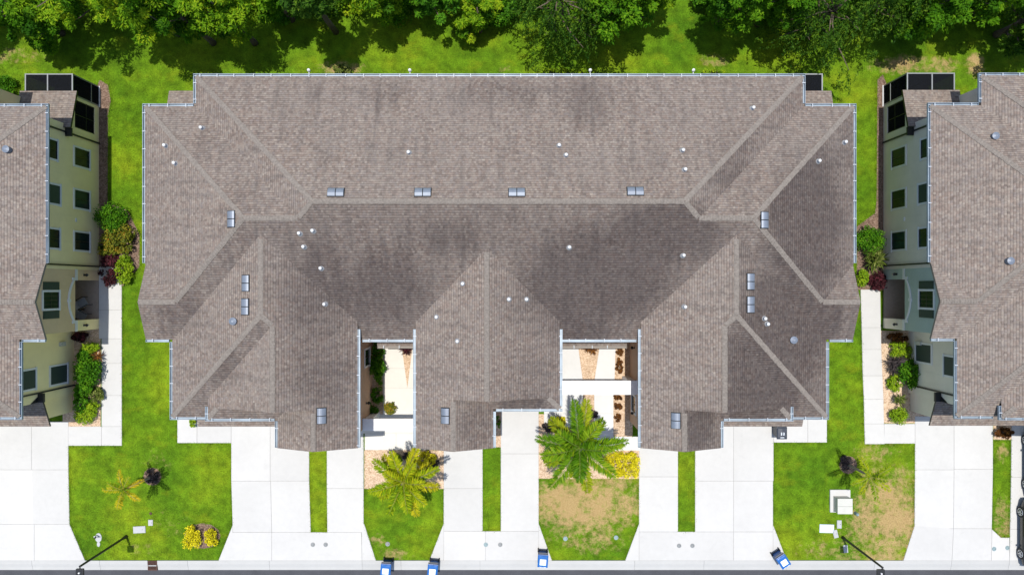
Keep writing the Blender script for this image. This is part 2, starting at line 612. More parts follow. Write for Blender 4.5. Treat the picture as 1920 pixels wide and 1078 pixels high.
def empty(name, loc=(0, 0, 0), rz=0.0):
    o = bpy.data.objects.new(name, None)
    o.empty_display_size = .3
    COL.objects.link(o)
    o.location = loc
    o.rotation_euler = (0, 0, rz)
    return o


def tag(o, label=None, cat=None, group=None, kind=None):
    if label:
        o['label'] = label
    if cat:
        o['category'] = cat
    if group:
        o['group'] = group
    if kind:
        o['kind'] = kind
    return o


def copy_tree(o, parent=None):
    c = o.copy()
    COL.objects.link(c)
    c.parent = parent
    for ch in o.children:
        copy_tree(ch, c)
    return c


# ------------------------------------------------------------------ ground, lawns, paving
def vnoise(x, y, s, seed):
    x = np.asarray(x) * s
    y = np.asarray(y) * s
    r = np.random.default_rng(seed).random((257, 257))
    xi = np.floor(x).astype(int)
    yi = np.floor(y).astype(int)
    fx, fy = x - xi, y - yi
    fx = fx * fx * (3 - 2 * fx)
    fy = fy * fy * (3 - 2 * fy)
    a, b = r[xi % 256, yi % 256], r[(xi + 1) % 256, yi % 256]
    c, d = r[xi % 256, (yi + 1) % 256], r[(xi + 1) % 256, (yi + 1) % 256]
    return (a * (1 - fx) + b * fx) * (1 - fy) + (c * (1 - fx) + d * fx) * fy


DRY = [(1100, 940, 95, 52, .95), (1100, 905, 60, 20, .6), (1665, 975, 62, 85, .95), (1620, 1020, 60, 30, .55), (1640, 930, 35, 45, .7), (1060, 945, 50, 45, .85), (1150, 925, 40, 30, .7), (1100, 1000, 80, 35, .45), (1652, 975, 52, 62, .95), (1660, 915, 50, 40, .6),
       (1640, 850, 45, 25, .45), (1695, 1005, 30, 40, .6), (1712, 122, 75, 16, .85), (1828, 122, 16, 20, .85), (640, 128, 40, 12, .6),
       (708, 1012, 16, 12, .6), (745, 1038, 30, 10, .45), (1345, 112, 30, 12, .5), (30, 105, 60, 16, .35), (1880, 970, 15, 38, .7),
       (1880, 850, 10, 18, .5), (300, 870, 40, 40, .18), (330, 985, 50, 40, .22), (270, 1030, 40, 15, .22), (1590, 1035, 60, 14, .5), (1530, 1030, 50, 20, .3), (940, 130, 20, 8, .35)]


def dryness(x, y):
    px = 960 + np.asarray(x) * FPX / H
    py = 539 - np.asarray(y) * FPX / H
    d = np.zeros_like(px)
    for (cx, cy, rx, ry, s) in DRY:
        q = ((px - cx) / rx) ** 2 + ((py - cy) / ry) ** 2
        d = np.maximum(d, s * np.clip(1.55 - q ** .5, 0, 1))
    return d * (.55 + .9 * vnoise(x, y, 1.1, 3)) * .9


def poly_px(pts, z=0.0):
    q = [P(x, y, z) for x, y in pts]
    a = sum(q[i][0] * q[(i + 1) % len(q)][1] - q[(i + 1) % len(q)][0] * q[i][1] for i in range(len(q)))
    return q if a > 0 else q[::-1]


# far ground, one sheet to the horizon
g = MB()
g.quad((-900, -900, -.30), (900, -900, -.30), (900, 900, -.30), (-900, 900, -.30))
tag(g.build('ground', M['grass']), kind='structure')

# lawn sheet with dryness per vertex
gx = np.linspace(-40, 40, 330)
gy = np.linspace(-17.02, 22, 170)
XX, YY = np.meshgrid(gx, gy)
zz = (vnoise(XX, YY, .8, 5) - .5) * .02
lv = np.stack([XX.ravel(), YY.ravel(), zz.ravel()], 1)
nx, ny = len(gx), len(gy)
ii = np.arange(nx * ny).reshape(ny, nx)
lf = np.stack([ii[:-1, :-1].ravel(), ii[:-1, 1:].ravel(), ii[1:, 1:].ravel(), ii[1:, :-1].ravel()], 1)
me = bpy.data.meshes.new('lawn')
me.from_pydata(lv.tolist(), [], lf.tolist())
at = me.attributes.new('dry', 'FLOAT', 'POINT')
at.data.foreach_set('value', dryness(lv[:, 0], lv[:, 1]).astype(np.float32))
me.materials.append(M['grass'])
me.polygons.foreach_set('use_smooth', [True] * len(me.polygons))
tag(link('lawn', me), kind='structure')

HARD = []          # plan polygons where no grass grows


def soil_edge(pts, parent, grow=.06):
    """dark bare-soil line round a slab"""
    c = (sum(p[0] for p in pts) / len(pts), sum(p[1] for p in pts) / len(pts))
    q = [(p[0] + math.copysign(grow, p[0] - c[0]), p[1] + math.copysign(grow, p[1] - c[1])) for p in pts]
    b = MB()
    b.prism(q, -.04, .017)
    return b.build('soil_edge', M['soil'], parent)


def paving(name, slabs, mat, outline, z=.045, gap=.012):
    """a structure Empty, one slab mesh per panel; slabs are pixel polygons"""
    root = empty(name)
    tag(root, kind='structure')
    for k, pts in enumerate(slabs):
        q = poly_px(pts)
        c = (sum(p[0] for p in q) / len(q), sum(p[1] for p in q) / len(q))
        qq = []
        n = len(q)
        for i in range(n):             # inset every side by the joint gap
            p0, p1, p2 = Vector(q[i - 1]), Vector(q[i]), Vector(q[(i + 1) % n])
            d1, d2 = (p1 - p0).normalized(), (p2 - p1).normalized()
            n1, n2 = Vector((-d1.y, d1.x)), Vector((-d2.y, d2.x))
            bis = n1 + n2
            bis = bis / max(.4, bis.dot(n1))
            qq.append(tuple(p1 + bis * gap))
        b = MB()
        b.prism(qq, -.05, z + random.uniform(-.003, .003))
        o = b.build('concrete_slab', mat, root)
        HARD.append([np.array(q)])
    if outline:
        soil_edge(poly_px(outline), root)
    jb = MB()
    for pts in slabs:
        jb.prism(poly_px(pts), -.06, z - .014)
    return root, jb


def joint_fill(root, jb):
    jb.build('joint_filler', M['joint'], root)


def drive(name, slabs, mat='concrete', outline=None, gap=.012):
    root, jb = paving(name, slabs, M[mat], outline, gap=gap)
    b = MB()
    for k, pts in enumerate(slabs):
        b.prism(poly_px(pts), -.06, .028 + .0006 * k)
    b.build('joint_filler', M['joint'], root)
    return root


def R(x0, y0, x1, y1):
    return [(x0, y0), (x1, y0), (x1, y1), (x0, y1)]


drive('driveway', [R(-60, 790, -3, 880), R(-60, 880, -2, 982), R(-60, 982, -1, 1050), R(-3, 790, 60, 880), R(60, 790, 129, 880), [(-2, 880), (62, 880), (64, 982), (-1, 982)], [(60, 880), (129, 880), (131, 982), (63, 982)],
                   R(-1, 982, 65, 1050), [(65, 982), (131, 982), (160, 1050), (65, 1050)]])
drive('walkway', [R(186, 500, 229, 581), R(186, 581, 229, 635), R(191, 635, 229, 681), R(191, 681, 229, 741), R(191, 741, 229, 799), R(191, 799, 229, 835), R(128.5, 799, 191, 835)])
drive('walkway', [R(333, 770, 370, 830), R(370, 770, 434, 830)])
drive('driveway', [R(434, 760, 507, 901), R(507, 760, 580, 901), [(434, 901), (508, 901), (510, 997), (437, 997)], [(508, 901), (580, 901), (583, 997), (510, 997)],
                   [(437, 997), (510, 997), (510, 1050), (410, 1050), (437, 983)], [(510, 997), (614, 997), (678, 997), (679, 1050), (510, 1050)],
                   [(678, 980), (683, 981), (705, 1050), (679, 1050)],
                   R(613, 800, 682, 915), [(613, 915), (682, 915), (682, 997), (614, 997)]])
drive('driveway', [R(832, 800, 905, 915), R(832, 915, 905, 995), R(939, 740, 1010, 850), R(939, 850, 1010, 995),
                   R(832, 995, 910, 1050), R(910, 995, 1010, 1050), [(805, 1050), (832, 981), (832, 1050)], [(1010, 981), (1035, 1050), (1010, 1050)]])
drive('driveway', [R(1198, 800, 1271, 893), R(1198, 893, 1271, 996), R(1303, 780, 1375, 901), R(1375, 780, 1450, 901), R(1303, 901, 1375, 996), R(1375, 901, 1449, 996),
                   R(1198, 996, 1375, 1050), R(1375, 996, 1449, 1050), [(1172, 1050), (1198, 981), (1198, 1050)], [(1449, 983), (1475, 1050), (1449, 1050)]])
drive('walkway', [R(1450, 770, 1514, 829), R(1514, 770, 1550, 829)])
drive('walkway', [[(1613, 543), (1650, 543), (1651, 614), (1615, 614)], [(1615, 614), (1651, 614), (1652, 655), (1616, 655)], [(1616, 655), (1652, 655), (1654, 704), (1617, 704)],
                  [(1617, 704), (1654, 704), (1656, 748), (1619, 748)], [(1619, 748), (1656, 748), (1657, 794), (1620, 794)], [(1620, 794), (1657, 794), (1658, 832), (1621, 832)], R(1657, 794, 1715, 831)])
drive('driveway', [R(1715, 780, 1788, 880), R(1788, 780, 1861, 879), [(1715, 880), (1788, 880), (1787, 990), (1714, 990)], [(1788, 879), (1861, 879), (1859, 990), (1787, 990)],
                   [(1714, 985), (1787, 990), (1784, 1050), (1693, 1050)], [(1787, 990), (1859, 990), (1858, 1050), (1784, 1050)], [(1859, 991), (1876, 1007), (1892, 1007), (1892, 1050), (1858, 1050)],
                   [(1896, 780), (1980, 780), (1980, 894), (1895, 894)], [(1895, 894), (1980, 894), (1980, 991), (1893, 991)], [(1893, 991), (1980, 991), (1980, 1050), (1892, 1050)]])

# courtyards: narrow walks between the wings
drive('courtyard_paving', [R(718, 600, 790, 690), R(718, 690, 790, 727), R(718, 727, 790, 776), R(676, 776, 790, 812), R(684, 812, 743, 843), R(743, 812, 800, 843)], 'concrete_cream', gap=.006)
drive('courtyard_paving', [[(1020, 600), (1080, 600), (1084, 650), (1093, 715), (1020, 715)], [(1128, 600), (1156, 600), (1152, 715), (1114, 715), (1124, 650)],
                           R(1020, 715, 1093, 775), R(1114, 715, 1150, 775), R(1114, 775, 1150, 818), R(1020, 775, 1093, 800), R(1114, 818, 1200, 844)], 'concrete_court', gap=.006)

# planting beds
def bed(name, pts, mat):
    b = MB()
    q = poly_px(pts)
    b.prism(q, -.03, .024)
    o = b.build(name, M[mat])
    HARD.append([np.array(q)])
    return tag(o, kind='structure')


bed('gravel_bed', R(683, 843, 832, 916), 'mulch')
bed('gravel_bed', [(1010, 776), (1020, 776), (1093, 776), (1114, 776), (1114, 844), (1198, 844), (1198, 897), (1010, 897)], 'mulch')
bed('gravel_bed', [(1080, 600), (1128, 600), (1124, 650), (1114, 715), (1114, 776), (1093, 776), (1093, 715), (1084, 650)], 'mulch')
bed('gravel_bed', [(1156, 600), (1186, 600), (1186, 818), (1150, 818), (1150, 715)], 'mulch')
bed('gravel_bed', R(690, 600, 718, 776), 'mulch')
bed('gravel_bed', R(118, 612, 189, 799), 'mulch')
bed('gravel_bed', [(1651, 620), (1740, 620), (1740, 793), (1657, 793)], 'mulch')
bed('gravel_bed', R(905, 740, 939, 838), 'mulch')
bed('gravel_bed', R(1862, 790, 1896, 824), 'mulch')
bed('mulch_bed', [(150, 255), (187, 150), (203, 160), (208, 190), (203, 215), (202, 380), (240, 395), (262, 440), (262, 500), (228, 540), (150, 543)], 'mulch_brown')
bed('mulch_bed', [(1700, 255), (1655, 140), (1645, 150), (1643, 380), (1640, 400), (1606, 425), (1606, 543), (1655, 543), (1700, 543)], 'mulch_brown')
bed('mulch_bed', [(272 + 17 * math.cos(t * .5236) + 14, 893 + 17 * math.sin(t * .5236)) for t in range(12)], 'mulch_brown')
bed('mulch_bed', [(1590 + 17 * math.cos(t * .5236), 871 + 17 * math.sin(t * .5236)) for t in range(12)], 'mulch_brown')
bed('mulch_bed', [(380 + 34 * math.cos(t * .5236), 1004 + 24 * math.sin(t * .5236)) for t in range(12)], 'mulch_brown')
# narrow triangle of gravel in the left courtyard walk
b = MB()
b.prism(poly_px([(752, 640), (775, 640), (764, 727)]), 0, .052)
tag(b.build('gravel_bed', M['mulch']), kind='structure')
# woodland floor at the back
b = MB()
pts = [(-42, 34), (-42, 18.9)]
for k in range(85):
    x = -42 + k
    pts.append((x, 18.8 + .9 * math.sin(k * .9) * math.sin(k * .37 + 1) + .4 * math.sin(k * 2.1)))
pts += [(43, 34)]
b.prism([(p[0], p[1]) for p in pts], -.05, .03)
tag(b.build('woodland_floor', M['dirt_floor']), kind='structure')

# kerb and road
root = empty('kerb')
tag(root, kind='structure')
edges_px = [-60, 60, 187, 277, 295, 352, 505, 679, 752, 900, 1005, 1190, 1320, 1475, 1640, 1784, 1892, 1985]
for x0, x1 in zip(edges_px, edges_px[1:]):
    if (x0, x1) == (277, 295):
        continue
    X0, X1 = P(x0, 0)[0] + .006, P(x1, 0)[0] - .006
    b = MB()
    Y0, Y1 = -17.66, -17.035
    prof = [(Y1, -.2), (Y0, -.2), (Y0, -.085), (Y0 + .18, -.055), (Y0 + .40, .02), (Y1, .038)]
    n = len(prof)
    for x in (X0, X1):
        for (y, z) in prof:
            b.v.append((x, y, z))
    for k in range(n):
        b.f.append((k, (k + 1) % n, n + (k + 1) % n, n + k))
        b.m.append(0)
    b.f += [tuple(range(n - 1, -1, -1)), tuple(range(n, 2 * n))]
    b.m += [0, 0]
    b.build('kerb_section', M['kerb'], root)
b = MB()
b.box(-66, 66, -17.6, -17.05, -.25, -.09)
b.build('kerb_base', M['joint'], root)
b = MB()
b.quad((-300, -25.2, -.09), (300, -25.2, -.09), (300, -17.62, -.09), (-300, -17.62, -.09))
tag(b.build('road', M['asphalt']), kind='structure')

# ------------------------------------------------------------------ roofs
PITCH = 5 / 12
ZE, ZW = 5.65, 6.05
XM = -0.69 * 2                              # the two end units mirror about x = -0.69


class Wing:
    """convex roof solid: plan bounds, slope planes ((dx,dy), e, z0): z <= z0 + p*(x*dx + y*dy - e); extra vertical cuts a*x+b*y>=c"""

    def __init__(s, x0, x1, y0, y1, planes, cuts=(), thick=.15, gable=None):
        s.b = (x0, x1, y0, y1)
        s.planes, s.cuts, s.t = planes, cuts, thick

    def z(s, x, y):
        x0, x1, y0, y1 = s.b
        if x < x0 or x > x1 or y < y0 or y > y1:
            return -9
        for (a, b, c) in s.cuts:
            if a * x + b * y < c:
                return -9
        return min(z0 + PITCH * (x * d[0] + y * d[1] - e) for d, e, z0 in s.planes)

    def mirror(s):
        x0, x1, y0, y1 = s.b
        pl = []
        for d, e, z0 in s.planes:
            # x -> XM - x : plane d.x*(XM-x') + d.y*y - e
            pl.append(((-d[0], d[1]), e - d[0] * XM, z0))
        cu = [(-a, b, c - a * XM) for a, b, c in s.cuts]
        w = Wing(XM - x1, XM - x0, y0, y1, pl, cu, s.t)
        return w


def west(e, z0): return ((1, 0), e, z0)
def east(e, z0): return ((-1, 0), -e, z0)
def south(e, z0): return ((0, 1), e, z0)
def north(e, z0): return ((0, -1), -e, z0)


main_w = Wing(-17.23, 15.85, -2.84, 11.5, [west(-17.23, ZE), east(15.85, ZE), south(-2.84, ZE), north(11.5, ZE)])
end_w = Wing(-20.0, 18.62, -2.84, 9.87, [west(-20.0, ZE - .004), east(18.62, ZE - .004), south(-2.84, ZE - .004), north(9.87, ZE - .004)],
             [(1, 1, -18.72), (-1, 1, -18.72 - XM)])
gab_l = Wing(-19.95, -15.0, -2.84, 1.28, [south(-2.84, ZE - .008), north(1.28, ZE - .008)])
A1 = Wing(-18.53, -8.31, -7.07, 4.0, [west(-18.53, 5.61), east(-8.31, ZW), south(-7.07, 5.61)])
A2 = Wing(-16.41, -8.31, -6.45, -.5, [west(-16.41, ZW - .003), east(-8.31, ZW - .003)])
A2s = Wing(-16.41, -12.2, -7.07, -6.3, [west(-16.41, ZW - .001), south(-7.07, ZW - .001)])
A3 = Wing(-12.65, -8.31, -8.65, -4.0, [west(-12.65, ZW - .006), east(-8.31, ZW - .006)])
B1 = Wing(-5.2, 2.59, -5.9, 4.0, [west(-5.2, ZW), east(2.59, ZW)])
B1s = Wing(-1.5, 2.59, -6.55, -5.75, [east(2.59, ZW - .002), south(-6.55, ZW - .002)])
B3 = Wing(-5.2, -1.0, -8.65, -4.0, [west(-5.2, ZW - .003), east(-1.0, ZW - .003)])
SLOPE_DARK = [[.2, .55, .8, .2], [.16, .85, .75, .22], [.6, .15], [.95, .35], [.14, .5, .7], [.1, .52], [.35, .7], [.1, .5], [.88, .14, .9], [.92, .14], [.85, .95], [.75, .1],  # darkening level of each roof plane, wing by wing
         [.16, .42], [.6, .7], [.16, .5]]
WINGS = [main_w, end_w, gab_l, gab_l.mirror(), A1, A2, A2s, A3, A1.mirror(), A2.mirror(), A2s.mirror(), A3.mirror(), B1, B1s, B3]


def roof_z(x, y):
    return max(w.z(x, y) for w in WINGS)


def roof_hit(px, py):
    """where the line of sight through a photo pixel meets the roof"""
    z = 10.0
    while z > 4:
        x, y = P(px, py, z)
        if roof_z(x, y) >= z:
            break
        z -= .01
    return x, y, z


def roof_normal(x, y):
    e = .05
    gx = (roof_z(x + e, y) - roof_z(x - e, y)) / (2 * e)
    gy = (roof_z(x, y + e) - roof_z(x, y - e)) / (2 * e)
    return Vector((-gx, -gy, 1)).normalized()


def clip_poly(poly, n, d):
    """keep n.p <= d"""
    out = []
    for i in range(len(poly)):
        a, b_ = poly[i], poly[(i + 1) % len(poly)]
        da, db = n.dot(a) - d, n.dot(b_) - d
        if da <= 1e-9:
            out.append(a)
        if (da < -1e-9 and db > 1e-9) or (da > 1e-9 and db < -1e-9):
            out.append(a + (b_ - a) * (da / (da - db)))
    return out


def wing_mesh(w, mb, uvs, lev):
    """top planes, parallel undersides, and edge faces for one wing, as a thin shell"""
    x0, x1, y0, y1 = w.b
    t = w.t
    tops = []
    for i, (d, e, z0) in enumerate(w.planes):
        poly = [Vector((x0, y0, 0)), Vector((x1, y0, 0)), Vector((x1, y1, 0)), Vector((x0, y1, 0))]
        for (a, b_, c) in w.cuts:
            poly = clip_poly(poly, Vector((-a, -b_, 0)), -c)
        for j, (d2, e2, z2) in enumerate(w.planes):
            if i == j:
                continue
            # z_i <= z_j  ->  p*(d-d2).x <= z2 - z0 + p*(e - e2)
            n = Vector(((d[0] - d2[0]) * PITCH, (d[1] - d2[1]) * PITCH, 0))
            poly = clip_poly(poly, n, (z2 - PITCH * e2) - (z0 - PITCH * e))
            if not poly:
                break
        if len(poly) >= 3:
            tops.append((i, poly))
    cosp = math.cos(math.atan(PITCH))
    for i, poly in tops:
        d, e, z0 = w.planes[i]
        pts = [Vector((p.x, p.y, z0 + PITCH * (p.x * d[0] + p.y * d[1] - e))) for p in poly]
        mb.quad(*pts, mat=0)
        lev[len(mb.f) - 1] = SLOPE_DARK[WINGS.index(w)][i]
        uvs.append([((p.x * d[1] - p.y * d[0]) + i * 3.7, (p.x * d[0] + p.y * d[1] - e) / cosp) for p in pts])
        mb.quad(*[p - Vector((0, 0, t)) for p in reversed(pts)], mat=1)
        uvs.append([(0, 0)] * len(pts))
        for a, c in zip(pts, pts[1:] + pts[:1]):
            # outer edge faces only (not shared ridges)
            m = (a + c) / 2
            onb = min(abs(m.x - x0), abs(m.x - x1), abs(m.y - y0), abs(m.y - y1)) < 1e-4
            oncut = any(abs(a_ * m.x + b_ * m.y - c_) < 1e-4 for a_, b_, c_ in w.cuts)
            if onb or oncut:
                mb.quad(a - Vector((0, 0, t)), c - Vector((0, 0, t)), c, a, mat=2)
                uvs.append([(0, 0)] * 4)


def roof_mesh(name, wings, mats):
    mb, uvs, lev = MB(), [], {}
    for w in wings:
        wing_mesh(w, mb, uvs, lev)
    me = mb.mesh(name, mats)
    at = me.attributes.new('slope_dark', 'FLOAT', 'FACE')
    at.data.foreach_set('value', [lev.get(k, 0.0) for k in range(len(mb.f))])
    ul = me.uv_layers.new(name='UVMap')
    flat = [c for face in uvs for uv in face for c in uv]
    ul.data.foreach_set('uv', flat)
    return me


def ridge_lines():
    A = [((-17.23, 11.5), (-10.06, 4.33)), ((-10.06, 4.33), (-10.85, 3.53)), ((-10.85, 3.515), (-13.645, 3.515)), ((-20.0, 9.87), (-13.645, 3.515)), ((-13.645, 3.515), (-17.94, -.78)),
         ((-19.93, -.78), (-17.94, -.78)), ((-12.89, 2.5), (-12.89, -1.43)), ((-18.53, -7.07), (-12.89, -1.43)), ((-12.89, -1.43), (-12.36, -1.96)), ((-12.36, -1.96), (-12.36, -6.45)),
         ((-10.48, -6.6), (-10.48, -8.63)), ((-16.41, -7.07), (-15.8, -6.46))]
    out = list(A)
    for (a, b_) in A:
        out.append(((XM - a[0], a[1]), (XM - b_[0], b_[1])))
    out += [((-10.06, 4.33), (XM + 10.06, 4.33)), ((-1.305, 1.85), (-1.305, -5.9)), ((-3.1, -6.0), (-3.1, -8.63)), ((2.59, -6.55), (1.94, -5.9))]
    return out


def ridge_caps(name):
    mb = MB()
    r = random.Random(3)
    for (a, b_) in ridge_lines():
        a, b_ = Vector((*a, 0)), Vector((*b_, 0))
        Ld = (b_ - a).length
        d = (b_ - a) / Ld
        n = Vector((-d.y, d.x, 0))
        step = .145
        k = 0
        while k * step < Ld - .05:
            s0, s1 = k * step, min(Ld, k * step + step * 1.25)
            w = .135 + r.uniform(-.014, .014)
            lift0, lift1 = .034, .016
            rows = []
            for s, lf in ((s0, lift0), (s1, lift1)):
                c = a + d * min(max(s, .02), Ld - .02)
                row = []
                for o in (-w, -w * .5, 0, w * .5, w):
                    p = c + n * o
                    z = roof_z(p.x, p.y)
                    if z < 5:
                        z = roof_z(c.x, c.y) - abs(o) * PITCH * .7
                    if o == 0:
                        z -= .012
                    row.append((p.x, p.y, z + lf))
                rows.append(row)
            for q in range(4):
                mb.quad(rows[0][q], rows[0][q + 1], rows[1][q + 1], rows[1][q])
            for q in range(4):
                p, p2 = rows[0][q], rows[0][q + 1]
                mb.quad((p[0], p[1], p[2] - .03), (p2[0], p2[1], p2[2] - .03), p2, p)
            k += 1
    return mb.mesh(name, M['cap'])


def gutter_mesh(a, b_, side, z):
    """open trough along a->b; side is the outward unit vector"""
    a, b_ = Vector((*a, 0)), Vector((*b_, 0))
    d = (b_ - a).normalized()
    o = Vector((*side, 0))
    mb = MB()
    g0, g1, zt, zb, th = -.005, .115, z + .015, z - .115, .012

    def bar(s0, s1, u0, u1, z0, z1, mat=0):
        pts = []
        for zq in (z0, z1):
            for (s, u) in ((s0, u0), (s1, u0), (s1, u1), (s0, u1)):
                p = a + d * s + o * u
                pts.append((p.x, p.y, zq))
        i = len(mb.v)
        mb.v += pts
        fs = ((0, 3, 2, 1), (4, 5, 6, 7), (0, 1, 5, 4), (1, 2, 6, 5), (2, 3, 7, 6), (3, 0, 4, 7))
        for f in fs:
            mb.f.append(tuple(i + k for k in f))
            mb.m.append(mat)
    Lg = (b_ - a).length
    bar(0, Lg, g0, g1, zb, zb + th)
    bar(0, Lg, g1 - th, g1 + .014, zb + th, zt)
    bar(0, Lg, g0, g0 + .02, zb + th, zt - .01)
    bar(0, th, g0 + .02, g1 - th, zb + th, zt)
    bar(Lg - th, Lg, g0 + .02, g1 - th, zb + th, zt)
    hb = MB()
    hb.v, hb.f, hb.m = [], [], []
    keep = (mb.v, mb.f, mb.m)
    mb.v, mb.f, mb.m = [], [], []
    s = .35
    r = random.Random(int(abs(a.x * 31 + a.y * 17) * 10))
    while s < Lg - .1:
        bar(s, s + .045, -.05, g1 + .016, zt + .002, zt + .016)
        s += .98 + r.uniform(-.1, .1)
    hang = (mb.v, mb.f, mb.m)
    mb.v, mb.f, mb.m = keep
    hb.v, hb.f, hb.m = hang
    return mb, hb


W_, E_, S_, N_ = (-1, 0), (1, 0), (0, -1), (0, 1)
GUT_A = [((-20.0, 9.87), (-20.0, 1.33), W_, ZE), ((-20.13, 9.87), (-17.36, 9.87), N_, ZE), ((-17.23, 11.5), (-17.23, 10.02), W_, ZE),
         ((-19.95, -2.84), (-18.68, -2.84), S_, ZE), ((-18.53, -2.97), (-18.53, -7.07), W_, 5.61), ((-18.66, -7.07), (-16.55, -7.07), S_, 5.61),
         ((-16.41, -6.42), (-16.41, -7.07), W_, ZW), ((-16.54, -7.07), (-12.8, -7.07), S_, ZW), ((-12.65, -7.2), (-12.65, -8.62), W_, ZW), ((-8.31, -2.25), (-8.31, -8.62), E_, ZW)]
GUTS = list(GUT_A)
for (a, b_, s, z) in GUT_A:
    GUTS.append(((XM - a[0], a[1]), (XM - b_[0], b_[1]), (-s[0], s[1]), z))
GUTS += [((-17.36, 11.5), (15.98, 11.5), N_, ZE), ((-8.15, -2.84), (-5.35, -2.84), S_, ZE), ((2.74, -2.84), (6.78, -2.84), S_, ZE),
         ((-5.2, -2.25), (-5.2, -8.62), W_, ZW), ((2.59, -2.25), (2.59, -6.4), E_, ZW), ((-.86, -6.55), (2.72, -6.55), S_, ZW), ((-1.0, -6.68), (-1.0, -8.62), E_, ZW)]


# ------------------------------------------------------------------ building parts (local frame of one building)
_win_cache = {}


def window(parent, x, y, z0, w, h, facing, divided=True, blank=False, trim=None, grid=False):
    """facing 'E','W','S','N'; w along the wall; built facing +X then turned"""
    rz = {'E': 0, 'N': math.pi / 2, 'W': math.pi, 'S': -math.pi / 2}[facing]
    key = (round(w, 2), round(h, 2), divided, blank, grid)
    if key not in _win_cache:
        f = MB()
        t = .11
        f.box(0, .045, -w / 2 - t, w / 2 + t, h, h + t)
        f.box(0, .065, -w / 2 - t - .03, w / 2 + t + .03, -t, 0)
        f.box(0, .045, -w / 2 - t, -w / 2, 0, h)
        f.box(0, .045, w / 2, w / 2 + t, 0, h)
        p = MB()
        s = MB()
        if blank:
            p.box(-.05, .02, -w / 2, w / 2, 0, h)
            for k in range(int(h / .09)):
                s.box(.02, .028, -w / 2 + .03, w / 2 - .03, .03 + k * .09, .09 + k * .09 - .012)
        else:
            sw = .035
            s.box(0, .025, -w / 2, w / 2, 0, sw)
            s.box(0, .025, -w / 2, w / 2, h - sw, h)
            s.box(0, .025, -w / 2, -w / 2 + sw, sw, h - sw)
            s.box(0, .025, w / 2 - sw, w / 2, sw, h - sw)
            if divided:
                s.box(0, .03, -sw / 2, sw / 2, sw, h - sw)
            if grid:
                s.box(0, .02, -w / 2 + sw, -sw / 2, h * .5 - .012, h * .5 + .012)
                s.box(0, .02, sw / 2, w / 2 - sw, h * .5 - .012, h * .5 + .012)
                for q in (-.25, .25):
                    s.box(0, .019, w * q - .012, w * q + .012, sw, h * .5 - .012)
                    s.box(0, .019, w * q - .012, w * q + .012, h * .5 + .012, h - sw)
        pl, pr = MB(), MB()
        pl.box(-.04, .008, -w / 2 + .03, (-.012 if divided else w / 2 - .03), .03, h - .03)
        pr.box(-.04, .008, .012, w / 2 - .03, .03, h - .03)
        _win_cache[key] = (f, s, p, pl.mesh('window_pane', M['glass']), pr.mesh('window_pane', M['glass']))
    f, s, p, ml, mr = _win_cache[key]
    o = f.build('window', trim or M['white'], parent, (x, y, z0), rz)
    if blank:
        sh = p.build('closed_shutter', M['shutter'], o)
        s.build('shutter_slats', M['shutter'], o)
    else:
        s.build('window_sash', M['bronze'], o)
        link('window_pane', ml, o)
        if divided:
            link('window_pane', mr, o)
    return o


def downspout(parent, x, y, z1, z0=.05):
    b = MB()
    b.box(x - .045, x + .045, y - .04, y + .04, z0, z1)
    return b.build('downspout', M['bronze'], parent)


def wall_lamp(parent, x, y, z, sx):
    b = MB()
    b.box(x, x + .03 * sx, y - .06, y + .06, z - .1, z + .1)
    b.tube([(x + .03 * sx, y, z + .05), (x + .14 * sx, y, z + .12), (x + .16 * sx, y, z + .06)], [.014, .014, .014], 6)
    o = b.build('wall_lamp', M['black'], parent)
    g2 = MB()
    g2.tube([(x + .16 * sx, y, z - .16), (x + .16 * sx, y, z + .03)], [.045, .07], 8)
    g2.build('lamp_glass', M['lampglass'], o)
    c = MB()
    c.tube([(x + .16 * sx, y, z + .03), (x + .16 * sx, y, z + .10)], [.095, .02], 8)
    c.build('lamp_cap', M['black'], o)
    return o


